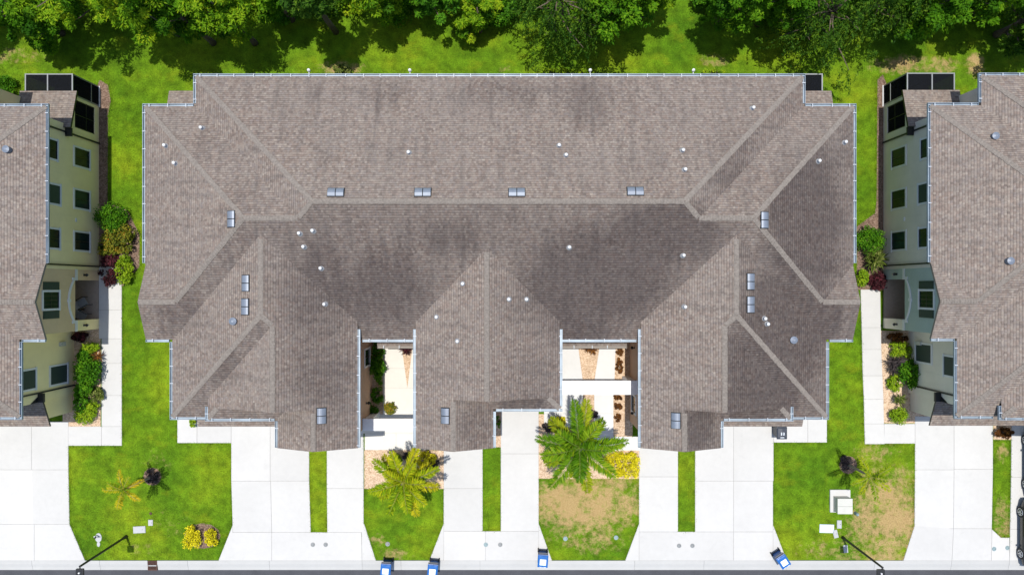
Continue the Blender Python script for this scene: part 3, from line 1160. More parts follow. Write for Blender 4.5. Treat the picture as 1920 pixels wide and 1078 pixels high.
def porch_end(parent, X, sgn, base, accent):
    """two-storey gabled porch block; X the wall plane, sgn +1 faces east, -1 faces west"""
    y0, y1 = -2.58, 1.06
    D = 2.1
    Xi = X - sgn * D

    def bx(mb, xa, xb, ya, yb, za, zb, mat=0):
        mb.box(min(xa, xb), max(xa, xb), ya, yb, za, zb, mat)
    # header with segmental arch, built as strips
    hd = MB()
    ya, yb = y0 + .62, y1 - .62
    n = 16
    ym, hw = (ya + yb) / 2, (yb - ya) / 2
    zs, rise, ztop = 2.42, .42, 5.3

    def arch(y):
        return zs

    def mould(y):
        return 2.50 + .46 * (1 - ((y - ym) / hw) ** 2)
    for k in range(n):
        yk, yk1 = ya + (yb - ya) * k / n, ya + (yb - ya) * (k + 1) / n
        za, zb = arch(yk), arch(yk1)
        xo, xi = X, X - sgn * .25
        hd.quad((xo, yk, za), (xo, yk1, zb), (xo, yk1, ztop), (xo, yk, ztop))
        hd.quad((xi, yk, za), (xi, yk1, zb), (xo, yk1, zb), (xo, yk, za))
        hd.quad((xi, yk1, zb), (xi, yk, za), (xi, yk, ztop), (xi, yk1, ztop))
    bx(hd, X, X - sgn * .25, y0, ya, 2.42, ztop)
    bx(hd, X, X - sgn * .25, yb, y1, 2.42, ztop)
    # gable top
    g_ = MB()
    zr = ZE + PITCH * 2.06 - .19
    pts = [(y0, ztop), (y1, ztop), (y1, ZE + PITCH * .22 - .19), (-.78, zr), (y0, ZE + PITCH * .22 - .19)]
    for xx, rev in ((X - sgn * .002, sgn < 0), (X - sgn * .25, sgn > 0)):
        q = [(xx, y, z) for y, z in pts]
        hd.quad(*(q[::-1] if rev else q))
    hd.build('gable_wall', accent, parent)
    # arch moulding
    ar = MB()
    for k in range(n):
        yk, yk1 = ya + (yb - ya) * k / n, ya + (yb - ya) * (k + 1) / n
        za, zb = mould(yk), mould(yk1)
        xo = X + sgn * .05
        ar.quad((xo, yk, za), (xo, yk1, zb), (xo, yk1, zb + .15), (xo, yk, za + .15))
        ar.quad((X, yk, za + .15), (xo, yk, za + .15), (xo, yk1, zb + .15), (X, yk1, zb + .15))
        ar.quad((X, yk1, zb), (xo, yk1, zb), (xo, yk, za), (X, yk, za))
    bx(ar, X, X + sgn * .05, ya - .15, ya, 2.50, 2.72)
    bx(ar, X, X + sgn * .05, yb, yb + .15, 2.50, 2.72)
    bx(ar, X, X + sgn * .08, ym - .09, ym + .09, 2.92, 3.16)
    ar.build('arch_moulding', M['white'], parent)
    # columns and capitals
    for (ca, cb, mat) in ((y0, ya, base), (yb, y1, accent)):
        c = MB()
        bx(c, X + sgn * .012, X - sgn * .42, ca, cb, 0, 2.418)
        o = c.build('porch_column', mat, parent)
        cp = MB()
        bx(cp, X + sgn * .035, X + sgn * .012, ca - .02, cb + .02, 2.22, 2.44)
        cp.build('column_capital', M['white'], o)
        wall_lamp(parent, X + sgn * .012, (ca + cb) / 2, 1.55, sgn)
    # upper window with shutters
    window(parent, X, -.715, 3.95, .92, 1.32, 'E' if sgn > 0 else 'W', grid=True)
    for yy in (-.715 - .46 - .12 - .23, -.715 + .46 + .12 + .23):
        s = MB()
        bx(s, X, X + sgn * .04, yy - .22, yy + .22, 3.92, 5.28)
        sh = s.build('window_shutter', M['shutter'], parent)
        s2 = MB()
        for q in range(14):
            bx(s2, X + sgn * .04, X + sgn * .052, yy - .17, yy + .17, 3.98 + q * .09, 4.045 + q * .09)
        s2.build('shutter_slats', M['shutter'], sh)
    # porch interior: floor, back wall, ceiling, door
    f = MB()
    bx(f, X - sgn * .0, Xi, y0 + .004, y1 - .004, -.05, .07)
    f.build('porch_floor', M['floor_tile'], parent)
    w = MB()
    bx(w, Xi, Xi - sgn * .2, y0, y1, 0, 3.0)
    w.build('porch_back_wall', base, parent)
    c = MB()
    bx(c, X - sgn * .26, Xi, y0, y1, 2.95, 3.05)
    c.build('porch_ceiling', M['white'], parent)
    d = MB()
    bx(d, Xi, Xi + sgn * .05, .05, .95, .07, 2.15)
    dd = d.build('door', M['shutter'], parent)
    k = MB()
    k.tube([(Xi + sgn * .05, .15, 1.05), (Xi + sgn * .10, .15, 1.05)], [.03, .03], 8)
    k.build('door_handle', M['rim'], dd)
    s = MB()
    bx(s, X - sgn * .45, Xi, y1 - .14, y1 - .002, 0, 3.0)
    bx(s, X - sgn * .45, Xi, y0 + .002, y0 + .14, 0, 3.0)
    s.build('porch_side_wall', base, parent)


def lanai(parent, X, sgn, cage, base):
    """one-storey corner porch with shingled roof and (optionally) a screen cage; X the end wall plane"""
    def bx(mb, xa, xb, ya, yb, za, zb, mat=0):
        mb.box(min(xa, xb), max(xa, xb), ya, yb, za, zb, mat)
    Xa = X - sgn * 2.75
    # roof: lean-to slab sloping to the back
    xo, xi = X + sgn * .42, X - sgn * 2.9
    ya, yb = 9.2, 11.46
    za, zb = 3.55, 2.95
    mb, uvs = MB(), []
    q = [Vector((min(xo, xi), ya, za)), Vector((max(xo, xi), ya, za)), Vector((max(xo, xi), yb, zb)), Vector((min(xo, xi), yb, zb))]
    mb.quad(*q)
    uvs += [[(p.x, (yb - p.y) * 1.03) for p in q]]
    lo = [p - Vector((0, 0, .14)) for p in q]
    mb.quad(*lo[::-1], mat=1)
    uvs += [[(0, 0)] * 4]
    for k in range(4):
        mb.quad(lo[k], lo[(k + 1) % 4], q[(k + 1) % 4], q[k], mat=2)
        uvs += [[(0, 0)] * 4]
    me = mb.mesh('porch_roof', [parent['_sh'], M['soffit'], M['bronze']])
    me.uv_layers.new(name='UVMap').data.foreach_set('uv', [c for f in uvs for uv in f for c in uv])
    link('porch_roof', me, parent)
    # drip return under the roof's inner end
    r = MB()
    bx(r, X + sgn * .03, X + sgn * .40, 8.72, 9.2, 3.30, 3.40)
    r.build('roof_return', M['bronze'], parent)
    # knee wall, beam, corner piers
    w = MB()
    bx(w, X, X - sgn * .2, 9.45, 11.3, 0, .45)
    bx(w, X, X - sgn * .2, 9.45, 11.3, 2.45, 2.85)
    bx(w, X - sgn * .001, X - sgn * .25, 11.1, 11.3, .45, 2.45)
    bx(w, Xa, X - sgn * .25, 11.1, 11.3, 2.45, 2.8)
    w.build('porch_wall', base, parent)
    s = MB()
    bx(s, X - sgn * .06, X - sgn * .07, 9.45, 11.1, .45, 2.45)
    s.build('screen_panel', M['screen'], parent)
    p = MB()
    for yy in (9.5, 10.25, 11.06):
        bx(p, X - sgn * .04, X - sgn * .09, yy - .02, yy + .02, .45, 2.45)
    bx(p, X - sgn * .04, X - sgn * .088, 9.45, 11.1, 1.25, 1.29)
    p.build('screen_frame', M['bronze'], parent)
    f = MB()
    bx(f, X - sgn * .2, Xa, 9.45, 11.2, 0, .06)
    f.build('porch_floor', M['floor_tile'], parent)
    if not cage:
        return
    # screen cage beyond
    c0, c1 = 11.32, 12.5
    zt = 2.7
    xs = [X, X - sgn * 1.45, Xa]
    fr = MB()
    t = .035
    for xx in xs:
        for yy in ((c1,) if xx != X else (c0, c1)):
            bx(fr, xx - t, xx + t, yy - t, yy + t, 0, zt)
        bx(fr, xx - t, xx + t, c0 + t, c1 - t, zt - .07, zt)
    bx(fr, X - sgn * t, Xa + sgn * t, c1 - t * .9, c1 + t * .9, zt - .068, zt - .002)
    bx(fr, X - sgn * t, Xa + sgn * t, c1 - t * .8, c1 + t * .8, .82, .88)
    bx(fr, X - t * .8, X + t * .8, c0 + t, c1 - t, .82, .88)
    bx(fr, X - t * .7, X + t * .7, c0 + t, c1 - t, .02, .09)
    fr.build('cage_frame', M['frame_grey'], parent)
    wpost = MB()
    bx(wpost, X + sgn * .04, X + sgn * .085, c0 - .1, c1 + .05, .0, .10)
    wpost.build('cage_base_trim', M['white'], parent)
    for nm, (a, b_) in enumerate(((X, xs[1]), (xs[1], Xa))):
        s = MB()
        bx(s, a, b_, c1 - .005, c1 + .005, .05, zt - .07)
        s.build('screen_panel', M['screen'], parent)
        s = MB()
        bx(s, a, b_, c0, c1 - .04, zt - .04, zt - .03)
        s.build('screen_panel', M['screen'], parent)
    s = MB()
    bx(s, X - .005, X + .005, c0 + .04, c1 - .04, .09, zt - .07)
    s.build('screen_panel', M['screen'], parent)
    f = MB()
    bx(f, X, Xa, c0, c1, -.02, .055)
    f.build('patio_slab', M['floor_tile'], parent)


def wallbox(parent, x0, x1, y0, y1, z0, z1, mat, name='wall'):
    b = MB()
    b.box(x0, x1, y0, y1, z0, z1)
    return b.build(name, mat, parent)


def pent_roof(parent, x0, x1, ya, yb, za, zb, sh, name='garage_roof'):
    mb, uvs = MB(), []
    q = [Vector((x0, yb, zb)), Vector((x1, yb, zb)), Vector((x1, ya, za)), Vector((x0, ya, za))]
    mb.quad(*q)
    uvs.append([(p.x, (p.y - yb) * 1.06) for p in q])
    lo = [p - Vector((0, 0, .13)) for p in q]
    mb.quad(*lo[::-1], mat=1)
    uvs.append([(0, 0)] * 4)
    for k in range(4):
        mb.quad(lo[k], lo[(k + 1) % 4], q[(k + 1) % 4], q[k], mat=2)
        uvs.append([(0, 0)] * 4)
    me = mb.mesh(name, [sh, M['soffit'], M['bronze']])
    me.uv_layers.new(name='UVMap').data.foreach_set('uv', [c for f in uvs for uv in f for c in uv])
    return link(name, me, parent)


RIDGE_VENTS = [((630, 361), 0), ((793, 361), 0), ((969, 361), 0), ((1191, 359), 0), ((434, 411), 1), ((461, 531), 1), ((460, 575), 1), ((603, 779), 1), ((835, 779), 1),
               ((1267, 788), 1), ((1433, 413), 1), ((1407, 528), 1), ((1407, 571), 1)]
PIPES = [(380, 241), (312, 274), (330, 307), (767, 287), (1048, 274), (1061, 292), (1279, 283), (1283, 319), (1410, 204), (1582, 268), (1533, 303), (563, 438), (588, 433), (571, 463),
         (603, 503), (610, 570), (1067, 464), (1280, 479), (868, 532), (954, 561), (987, 561), (819, 594), (858, 639), (1283, 575), (1432, 597), (1437, 607)]
DOMES = [(439, 602), (1486, 637)]


def vent_meshes():
    # paired low-profile exhaust vent: flashing plate, two domed hoods, dark gap between
    def hood(x0, x1):
        mb = MB()
        n = 6
        w = .225
        for k in range(n):
            t0, t1 = -1 + 2 * k / n, -1 + 2 * (k + 1) / n
            z0, z1 = .055 + .075 * (1 - t0 * t0), .055 + .075 * (1 - t1 * t1)
            mb.quad((x0, t0 * w, z0), (x1, t0 * w, z0), (x1, t1 * w, z1), (x0, t1 * w, z1))
            mb.quad((x0, t1 * w, .0), (x0, t0 * w, 0), (x0, t0 * w, z0), (x0, t1 * w, z1))
            mb.quad((x1, t0 * w, .0), (x1, t1 * w, 0), (x1, t1 * w, z1), (x1, t0 * w, z0))
        mb.quad((x0, -w, 0), (x1, -w, 0), (x1, -w, .055), (x0, -w, .055))
        mb.quad((x1, w, 0), (x0, w, 0), (x0, w, .055), (x1, w, .055))
        return mb.mesh('vent_hood', M['vent'])
    pl = MB()
    pl.box(-.44, .44, -.26, .26, -.03, .014)
    return pl.mesh('roof_vent', M['bronze']), hood(-.40, -.022), hood(.022, .40)


VM = vent_meshes()


def pipe_meshes():
    p = MB()
    p.tube([(0, 0, -.1), (0, 0, .30)], [.055, .055], 10)
    f = MB()
    f.tube([(0, 0, -.02), (0, 0, .06), (0, 0, .12)], [.16, .12, .062], 10)
    h = MB()
    h.tube([(0, 0, .26), (0, 0, .30), (0, 0, .34)], [.085, .085, .03], 10)
    return p.mesh('vent_pipe', M['pvc']), f.mesh('pipe_flashing', M['lead']), h.mesh('pipe_cap', M['pvc'])


PM = pipe_meshes()
dm = MB()
dm.tube([(0, 0, -.1), (0, 0, .10), (0, 0, .20), (0, 0, .26)], [.17, .17, .20, .06], 14)
DOME_MESH = dm.mesh('exhaust_vent', M['vent'])
CAP_MESH = ridge_caps('ridge_cap')


def building(name, label, loc, base, accent, sh, ends, detail=True, window_sets=None):
    root = empty(name, loc)
    tag(root, label, 'townhouse', 'two-storey townhouse blocks')
    root['_sh'] = sh
    me = roof_mesh('roof', WINGS, [sh, M['soffit'], M['fascia']])
    roof = link('roof', me, root)
    rc = link('ridge_cap', CAP_MESH, roof)
    rc['kind'] = 'stuff'
    for (a, b_, s, z) in GUTS:
        mb, hb = gutter_mesh(a, b_, s, z)
        go = mb.build('gutter', M['gutter'], root)
        if hb.v:
            hb.build('gutter_hangers', M['hanger'], go)['kind'] = 'stuff'
    # walls
    XW, XE = -19.58, 18.20
    wallbox(root, XW + 2.5, XE - 2.5, -2.40, 9.449, 0, 5.5, base)          # body
    wallbox(root, -16.8, 15.42, 9.45, 11.08, 0, 5.5, base)                   # rear projection
    wallbox(root, XW, XW + 2.499, 1.062, 9.448, 0, 5.5, base)
    wallbox(root, XE - 2.499, XE, 1.062, 9.448, 0, 5.5, base)
    wallbox(root, XW + .252, XW + 2.499, -2.578, 1.06, 3.052, 5.49, base)      # storey over the porches
    wallbox(root, XE - 2.499, XE - .252, -2.578, 1.06, 3.052, 5.49, base)
    # front wings
    for (x0, x1, yf) in ((-18.03, -8.72, -6.62), (XM + 8.72, XM + 18.03, -6.622), (-4.8, 2.19, -6.1)):
        wallbox(root, x0, x1, yf, -2.402, 0, 5.45, base)
    for (x0, x1) in ((-12.25, -8.721), (XM + 8.721, XM + 12.25), (-4.801, -1.4)):
        wallbox(root, x0, x1, -8.3, -6.0, 0, 5.9, base)
        xm, zr = (x0 + x1) / 2 + (.0), ZW + PITCH * 2.15 - .22
        b = MB()
        q = [(x0, -8.3, 5.9), (x1, -8.3, 5.9), (x1, -8.3, 5.98), ((x0 + x1) / 2, -8.3, zr - .06), (x0, -8.3, 5.98)]
        b.quad(*q)
        b.quad(*[(p[0], -8.1, p[2]) for p in q[::-1]])
        b.build('gable_wall', accent, root)
        window(root, xm, -8.3, 3.7, 1.5, 1.3, 'S')
        d = MB()
        d.box(xm - 1.3, xm + 1.3, -8.34, -8.3, 0, 2.2)
        gd = d.build('garage_door', M['white'], root)
        for r_ in range(4):
            for c_ in range(4):
                p = MB()
                p.box(xm - 1.24 + c_ * .62, xm - .68 + c_ * .62, -8.355, -8.34, .06 + r_ * .54, .52 + r_ * .54)
                p.build('door_panel', M['white'], gd)
    # lower garages with pent roofs
    for (x0, x1) in ((-17.9, -12.9), (XM + 12.9, XM + 17.9)):
        wallbox(root, x0, x1, -7.75, -6.63, 0, 2.9, base)
        pent_roof(root, x0 - .45, x1 + .15, -6.62, -8.12, 3.45, 2.83, sh) if x0 < 0 else pent_roof(root, x0 - .15, x1 + .45, -6.62, -8.12, 3.45, 2.83, sh)
        d = MB()
        xm = (x0 + x1) / 2
        d.box(xm - 2.3, xm + 2.3, -7.79, -7.75, 0, 2.2)
        gd = d.build('garage_door', M['white'], root)
        for r_ in range(4):
            for c_ in range(6):
                p = MB()
                p.box(xm - 2.24 + c_ * .76, xm - 1.56 + c_ * .76, -7.805, -7.79, .06 + r_ * .54, .52 + r_ * .54)
                p.build('door_panel', M['white'], gd)
    wallbox(root, -.9, 2.1, -6.5, -6.11, 0, 2.7, base)
    # roof returns at the outer ends of the pent roofs
    for x, s in ((-18.03, -1), (XM + 18.03, 1)):
        b = MB()
        b.box(min(x + s * .02, x + s * .36), max(x + s * .02, x + s * .36), -6.62, -6.1, 3.30, 3.44)
        b.quad((x + s * .015, -6.62, 3.30), (x + s * .015, -6.62, 4.05), (x + s * .015, -6.28, 3.40))  # dark triangle on the wall, standing in for the return's cast shadow
        b.build('roof_return', M['bronze'], root)
    # end elevations
    wins_e = [(7.75, 1.05, 1.45), (5.25, 1.05, 1.45), (2.75, 1.05, 1.45), (7.75, 4.1, 1.2), (5.25, 3.85, 1.4), (2.75, 3.9, 1.35)]
    for side in ends:
        X, sgn, fc = (XE, 1, 'E') if side == 'E' else (XW, -1, 'W')
        for k, (y, z, h) in enumerate(wins_e):
            if k == 4:
                window(root, X, y, z, 1.03, h, fc, blank=True)
            else:
                window(root, X, y, z, 1.03, h, fc)
        Xc = XM + 18.03 if side == 'E' else -18.03
        ys = ((-5.25, .75), (-5.22, 3.63)) if side == 'E' else ((-4.0, .9), (-4.5, 3.7))
        for (y, z) in ys:
            window(root, Xc, y, z, 1.05, 1.55, fc, blank=True)
        downspout(root, X + sgn * .05, 8.97, ZE - .1)
        downspout(root, X + sgn * .05, 1.30, ZE - .1)
        downspout(root, Xc + sgn * .05, -6.08, ZE - .1)
        porch_end(root, X, sgn, base, accent)
        m = MB()
        m.box(min(X, X + sgn * .05), max(X, X + sgn * .05), 3.88, 4.1, 2.3, 2.42)
        m.build('wall_vent', M['white'], root)
        m = MB()
        m.box(min(Xc, Xc + sgn * .12), max(Xc, Xc + sgn * .12), -3.55, -3.3, 1.0, 1.5)
        m.build('meter_box', M['box_paint'], root)
    # courtyard entries
    for (x0, x1, ya, yb) in ((-8.71, -4.82, -7.64, -8.34), (2.2, 7.32, -5.42, -6.24)):
        b = MB()
        b.box(x0, x1, yb, ya, 2.75, 3.0)
        b.box(x0 + .002, x0 + .45, yb + .1, ya - .1, 0, 2.75)
        b.box(x1 - .45, x1 - .002, yb + .1, ya - .1, 0, 2.75)
        b.build('entry_portal', M['white'], root, bevel=.012)
    for (x0, x1) in ((-7.85, -4.83), (2.22, 6.7)):
        pent_roof(root, x0, x1, -2.41, -3.42, 3.35, 2.95, sh, 'porch_roof')
        mb, hb = gutter_mesh((x0, -3.42), (x1, -3.42), S_, 2.95)
        go = mb.build('gutter', M['fascia'], root)
        hb.build('gutter_hangers', M['hanger'], go)['kind'] = 'stuff'
    for (x, y, fc, z) in ((-8.72, -5.0, 'E', 3.9), (-8.72, -4.2, 'E', 1.0), (XM + 8.72, -4.4, 'W', 3.9), (XM + 8.72, -7.0, 'W', 1.0), (-4.8, -5.0, 'W', 3.8), (2.19, -4.5, 'E', 3.8)):
        window(root, x, y, z, .95, 1.35, fc)
    wall_lamp(root, -8.72, -6.9, 1.9, 1)
    wall_lamp(root, XM + 8.72, -3.6, 1.9, -1)
    wall_lamp(root, XM + 8.72, -7.5, 1.9, -1)
    # rear windows and eave lights
    for k in range(9):
        x = -15.2 + k * 3.62
        window(root, x, 11.08, 3.75, 1.3, 1.35, 'N')
        window(root, x, 11.08, .95, 1.5, 1.5, 'N')
    return root, roof


def eave_lights(root):
    for px in (578, 768, 1107, 1301):
        x = (px - 960) * (H - 5.6) / FPX
        b = MB()
        b.tube([(x, 11.45, 5.45), (x, 11.80, 5.46)], [.022, .022], 6)
        o = b.build('eave_light', M['pvc'], root)
        h = MB()
        h.tube([(x, 11.80, 5.40), (x, 11.86, 5.47), (x, 11.86, 5.56), (x, 11.82, 5.60)], [.05, .085, .085, .03], 10)
        h.build('light_head', M['pvc'], o)


def roof_fittings(root, off=(0, 0), vents=RIDGE_VENTS, pipes=PIPES, domes=DOMES):
    for (px, py), vert in vents:
        x, y, z = roof_hit(px, py)
        n = roof_normal(x, y)
        # long side runs along the eave
        d = Vector((1, 0, 0)) if not vert else Vector((0, 1, 0))
        d = (d - n * d.dot(n)).normalized()
        up = n.cross(d)
        mat = Matrix((d, up, n)).transposed().to_4x4()
        mat.translation = Vector((x, y, roof_z(x, y) + .02))
        o = link('roof_vent', VM[0], root)
        o.matrix_local = mat
        link('vent_hood', VM[1], o)
        link('vent_hood', VM[2], o)
    for (px, py) in pipes:
        x, y, z = roof_hit(px, py)
        o = link('vent_pipe', PM[0], root, (x, y, roof_z(x, y)))
        link('pipe_flashing', PM[1], o)
        link('pipe_cap', PM[2], o)
    for (px, py) in domes:
        x, y, z = roof_hit(px, py)
        link('exhaust_vent', DOME_MESH, root, (x, y, roof_z(x, y)))


mainb, _ = building('townhouse', 'long brown shingle-roofed townhouse block with two front courtyards, in the middle', (0, 0, 0), M['stucco_brown'], M['stucco_tan'], M['shingle'], 'EW')
roof_fittings(mainb)
eave_lights(mainb)
lanai(mainb, 18.20, 1, True, M['stucco_brown'])
lanai(mainb, -19.58, -1, False, M['stucco_brown'])
OXL, OXR = -44.0, 42.78
leftb, _ = building('townhouse', 'pale yellow stucco townhouse with tan arched porch, cut by the left edge', (OXL, .0, 0), M['stucco_yellow'], M['stucco_tan'], M['shingle_plain'], 'E')
lanai(leftb, 18.20, 1, True, M['stucco_yellow'])
rightb, _ = building('townhouse', 'sage grey stucco townhouse with teal arched porch, cut by the right edge', (OXR, .05, 0), M['stucco_grey'], M['stucco_teal'], M['shingle_plain'], 'W')
lanai(rightb, -19.58, -1, True, M['stucco_grey'])


def neighbour_fitting(root, px, py, ox):
    z = 10.0
    while z > 4:
        x, y = P(px, py, z)
        if roof_z(x - ox, y) >= z:
            break
        z -= .01
    link('exhaust_vent', DOME_MESH, root, (x - ox, y, z))


neighbour_fitting(leftb, 15, 281, OXL)
neighbour_fitting(rightb, 1863, 258, OXR)
neighbour_fitting(rightb, 1891, 491, OXR)
for r_ in (mainb, leftb, rightb):
    del r_['_sh']


# ------------------------------------------------------------------ plants
def leaf_mesh(name, pos, nrm, size, aspect, tint, mat, along=None):
    """one bent-free quad (diamond) per leaf; pos (n,3), nrm (n,3), size (n,)"""
    n = len(pos)
    nrm = nrm / np.linalg.norm(nrm, axis=1, keepdims=True)
    r = along if along is not None else rng.normal(size=(n, 3))
    u = r - nrm * (r * nrm).sum(1, keepdims=True)
    u /= np.linalg.norm(u, axis=1, keepdims=True) + 1e-9
    v = np.cross(nrm, u)
    s = size[:, None]
    p0 = pos - u * s * .5
    p1 = pos + v * s * .5 * aspect - u * s * .05
    p2 = pos + u * s * .5
    p3 = pos - v * s * .5 * aspect - u * s * .05
    verts = np.stack([p0, p1, p2, p3], 1).reshape(-1, 3)
    me = bpy.data.meshes.new(name)
    me.vertices.add(4 * n)
    me.vertices.foreach_set('co', verts.astype(np.float32).ravel())
    me.loops.add(4 * n)
    me.loops.foreach_set('vertex_index', np.arange(4 * n, dtype=np.int32))
    me.polygons.add(n)
    me.polygons.foreach_set('loop_start', np.arange(0, 4 * n, 4, dtype=np.int32))
    at = me.attributes.new('tint', 'FLOAT', 'POINT')
    at.data.foreach_set('value', np.repeat(np.clip(tint, 0, 1), 4).astype(np.float32))
    me.materials.append(mat)
    me.update(calc_edges=True)
    return me


def clump_cloud(centers, radii, per, squash=.7):
    pos, out = [], []
    for c, r in zip(centers, radii):
        d = rng.normal(size=(per, 3))
        d /= np.linalg.norm(d, axis=1, keepdims=True)
        rad = r * rng.uniform(.35, 1.0, size=(per, 1)) ** .6
        p = d * rad * np.array([1, 1, squash])
        pos.append(p + c)
        out.append(d)
    return np.concatenate(pos), np.concatenate(out)


def tree(label, X, Y, r, top, bottom, kind, n_clump, per, leaf, group='trees along the back of the lots', lean=(0, 0), weep=False, name='tree'):
    root = empty(name, (X, Y, 0))
    tag(root, label, 'tree', group)
    hc, hv = (top + bottom) / 2, (top - bottom) / 2
    # clump centres through the crown volume, with lobes
    lobes = [(rng.uniform(-.55, .55) * r, rng.uniform(-.55, .55) * r, hc + rng.uniform(-.3, .5) * hv, rng.uniform(.5, .75)) for _ in range(7)] + [(0, 0, hc, .7)]
    cs = []
    while len(cs) < n_clump:
        lb = lobes[rng.integers(len(lobes))]
        d = rng.normal(size=3)
        d /= np.linalg.norm(d)
        q = rng.uniform(.3, 1.12) ** .5
        c = np.array([lb[0] + d[0] * q * r * lb[3], lb[1] + d[1] * q * r * lb[3], lb[2] + d[2] * q * hv * lb[3] * 1.1])
        c[0] += lean[0] * (c[2] - bottom)
        c[1] += lean[1] * (c[2] - bottom)
        if c[2] < bottom * .8:
            continue
        cs.append(c)
    cs = np.array(cs)
    cr = rng.uniform(.10, .27, n_clump) * r ** .75 * 1.35
    if weep:
        pos, nr, al = [], [], []
        for c, q in zip(cs, cr):
            ang = math.atan2(c[1], c[0]) + rng.normal() * .5
            o = np.array([math.cos(ang), math.sin(ang), 0])
            for s in range(max(2, per // 26)):
                a2 = ang + rng.normal() * .7
                o2 = np.array([math.cos(a2), math.sin(a2), 0])
                t = np.linspace(0, 1, 26)[:, None]
                ln = rng.uniform(.7, 1.5)
                st = c + rng.normal(size=3) * q * .5
                pts = st + o2 * t * ln * .55 + np.array([0, 0, -1]) * (t ** 1.5) * ln
                pts += rng.normal(size=pts.shape) * .05
                pos.append(pts)
                nr.append(rng.normal(size=pts.shape) + np.array([0, 0, .9]))
                al.append(np.repeat((o2 * .8 + np.array([0, 0, -.5]))[None], 26, 0) + rng.normal(size=pts.shape) * .45)
        pos, nr, al = np.concatenate(pos), np.concatenate(nr), np.concatenate(al)
        tint = .42 + .2 * rng.normal(size=len(pos)) + .12 * np.repeat(rng.normal(size=len(pos) // 26), 26)[:len(pos)]
        me = leaf_mesh('crown', pos, nr, rng.uniform(.75, 1.35, len(pos)) * leaf, .34, tint, LM[kind], al)
    else:
        pos, d = clump_cloud(cs, cr, per)
        nr = d * .6 + rng.normal(size=d.shape) * .65 + np.array([0, 0, 1.3])
        tint = .45 + .16 * rng.normal(size=len(pos)) + np.repeat(.20 * rng.normal(size=n_clump), per)
        me = leaf_mesh('crown', pos, nr, rng.uniform(.7, 1.45, len(pos)) * leaf * (1.65 if kind == 'pine' else 1.35), .30 if kind == 'pine' else .42, tint, LM[kind],
                       d + rng.normal(size=d.shape) * .45 + np.array([0, 0, -.25]))
    link('crown', me, root)
    # trunk and limbs
    mb = MB()
    tx, ty = lean[0] * (hc - bottom) * .5, lean[1] * (hc - bottom) * .5
    tp = [(0, 0, -.1), (tx * .1 + rng.normal() * .05, ty * .1, bottom * .5), (tx * .5, ty * .5, bottom), (tx, ty, hc), (tx, ty, top - hv * .35)]
    r0 = .09 + r * .045
    mb.tube(tp, [r0 * 1.25, r0, r0 * .8, r0 * .5, r0 * .18], 9)
    mb.build('trunk', M['bark'], root, smooth=True)
    lb = MB()
    for k in rng.choice(n_clump, min(22, n_clump), replace=False):
        c = cs[k]
        z0 = min(max(bottom * .7, c[2] - rng.uniform(.8, 2.0)), hc)
        f = (z0 - bottom) / max(.1, hc - bottom)
        s = np.array([tx * max(0, f), ty * max(0, f), z0])
        m = (s + c) / 2 + np.array([0, 0, -.15]) + rng.normal(size=3) * .1
        lb.tube([s, m, c], [r0 * .38, r0 * .22, .012], 5)
    lb.build('limbs', M['bark'], root, smooth=True)
    return root


# crown footprints: (ground px x, nearest edge px y, radius m, top, bottom, kind, label)
TREES = [
    (15, 92, 2.5, 8.6, 2.4, 'pine', 'yellow-green tree at the back, in the left corner', 0),
    (118, 110, 1.7, 7.0, 2.5, 'oak', 'olive tree behind the left screen cage', 0),
    (222, 100, 2.5, 9.0, 2.6, 'pine', 'yellow-green tree behind the gap left of the long roof', 0),
    (335, 122, 2.1, 8.4, 2.5, 'pine', 'yellow-green tree behind the left corner of the long roof', 0),
    (400, 131, 1.8, 8.8, 3.0, 'oak', 'olive tree with a dark shadow at the left end of the back eave', 0),
    (478, 134, 1.9, 8.2, 2.6, 'pine', 'loose yellow-green tree, second back tree from the left end of the long eave', 0),
    (548, 85, 1.7, 7.4, 2.5, 'oak', 'olive tree left of the round black shadow behind the roof', 0),
    (630, 105, 1.6, 9.5, 5.0, 'dark', 'tall dark tree throwing a round black shadow on the back lawn', 0),
    (725, 80, 1.6, 7.2, 2.0, 'pine', 'yellow-green tree right of the round black shadow', 0),
    (816, 68, 1.6, 5.4, .9, 'green', 'bright green broadleaf tree in the middle of the back row', 0),
    (900, 92, 1.2, 4.4, 1.0, 'pine', 'small yellow-green tree left of the big dark tree', 0),
    (1035, 131, 3.0, 8.0, 1.8, 'dark', 'big dark green tree behind the middle of the long roof', 1),
    (1135, 122, 2.4, 8.0, 2.4, 'oak', 'olive tree on the right flank of the big dark tree', 0),
    (1205, 62, 1.5, 6.0, 1.5, 'pine', 'yellow-green tree beside the open back lawn', 0),
    (1345, 100, 1.9, 8.0, 2.6, 'oak', 'olive tree casting a ragged shadow right of the open back lawn', 0),
    (1420, 88, 1.5, 8.0, 2.8, 'oak', 'olive tree between the ragged shadow and the drooping dark tree', 0),
    (1512, 150, 3.1, 6.8, 1.2, 'dark', 'dark drooping tree at the right end of the long roof', 1),
    (1600, 95, 1.9, 7.6, 2.4, 'dark', 'dark tree just right of the drooping tree', 1),
    (1680, 98, 1.8, 7.5, 2.2, 'oak', 'olive tree behind the right screen cage', 0),
    (1765, 82, 1.7, 7.6, 2.5, 'oak', 'olive tree behind the right neighbour, left of the corner tree', 0),
    (1868, 132, 2.4, 8.0, 1.8, 'dark', 'dark tree in the right back corner of the picture', 0),
]
for (px, py, r, top, bot, kind, lab, wp) in TREES:
    X, Yn = P(px, py)
    tree(lab, X, Yn + r * .92, r, top, bot * (.45 if bot < 4 else .8), kind, int(40 + r * 24), 150 if not wp else 104, .125 if kind == 'pine' else .14 if not wp else .16, weep=bool(wp))

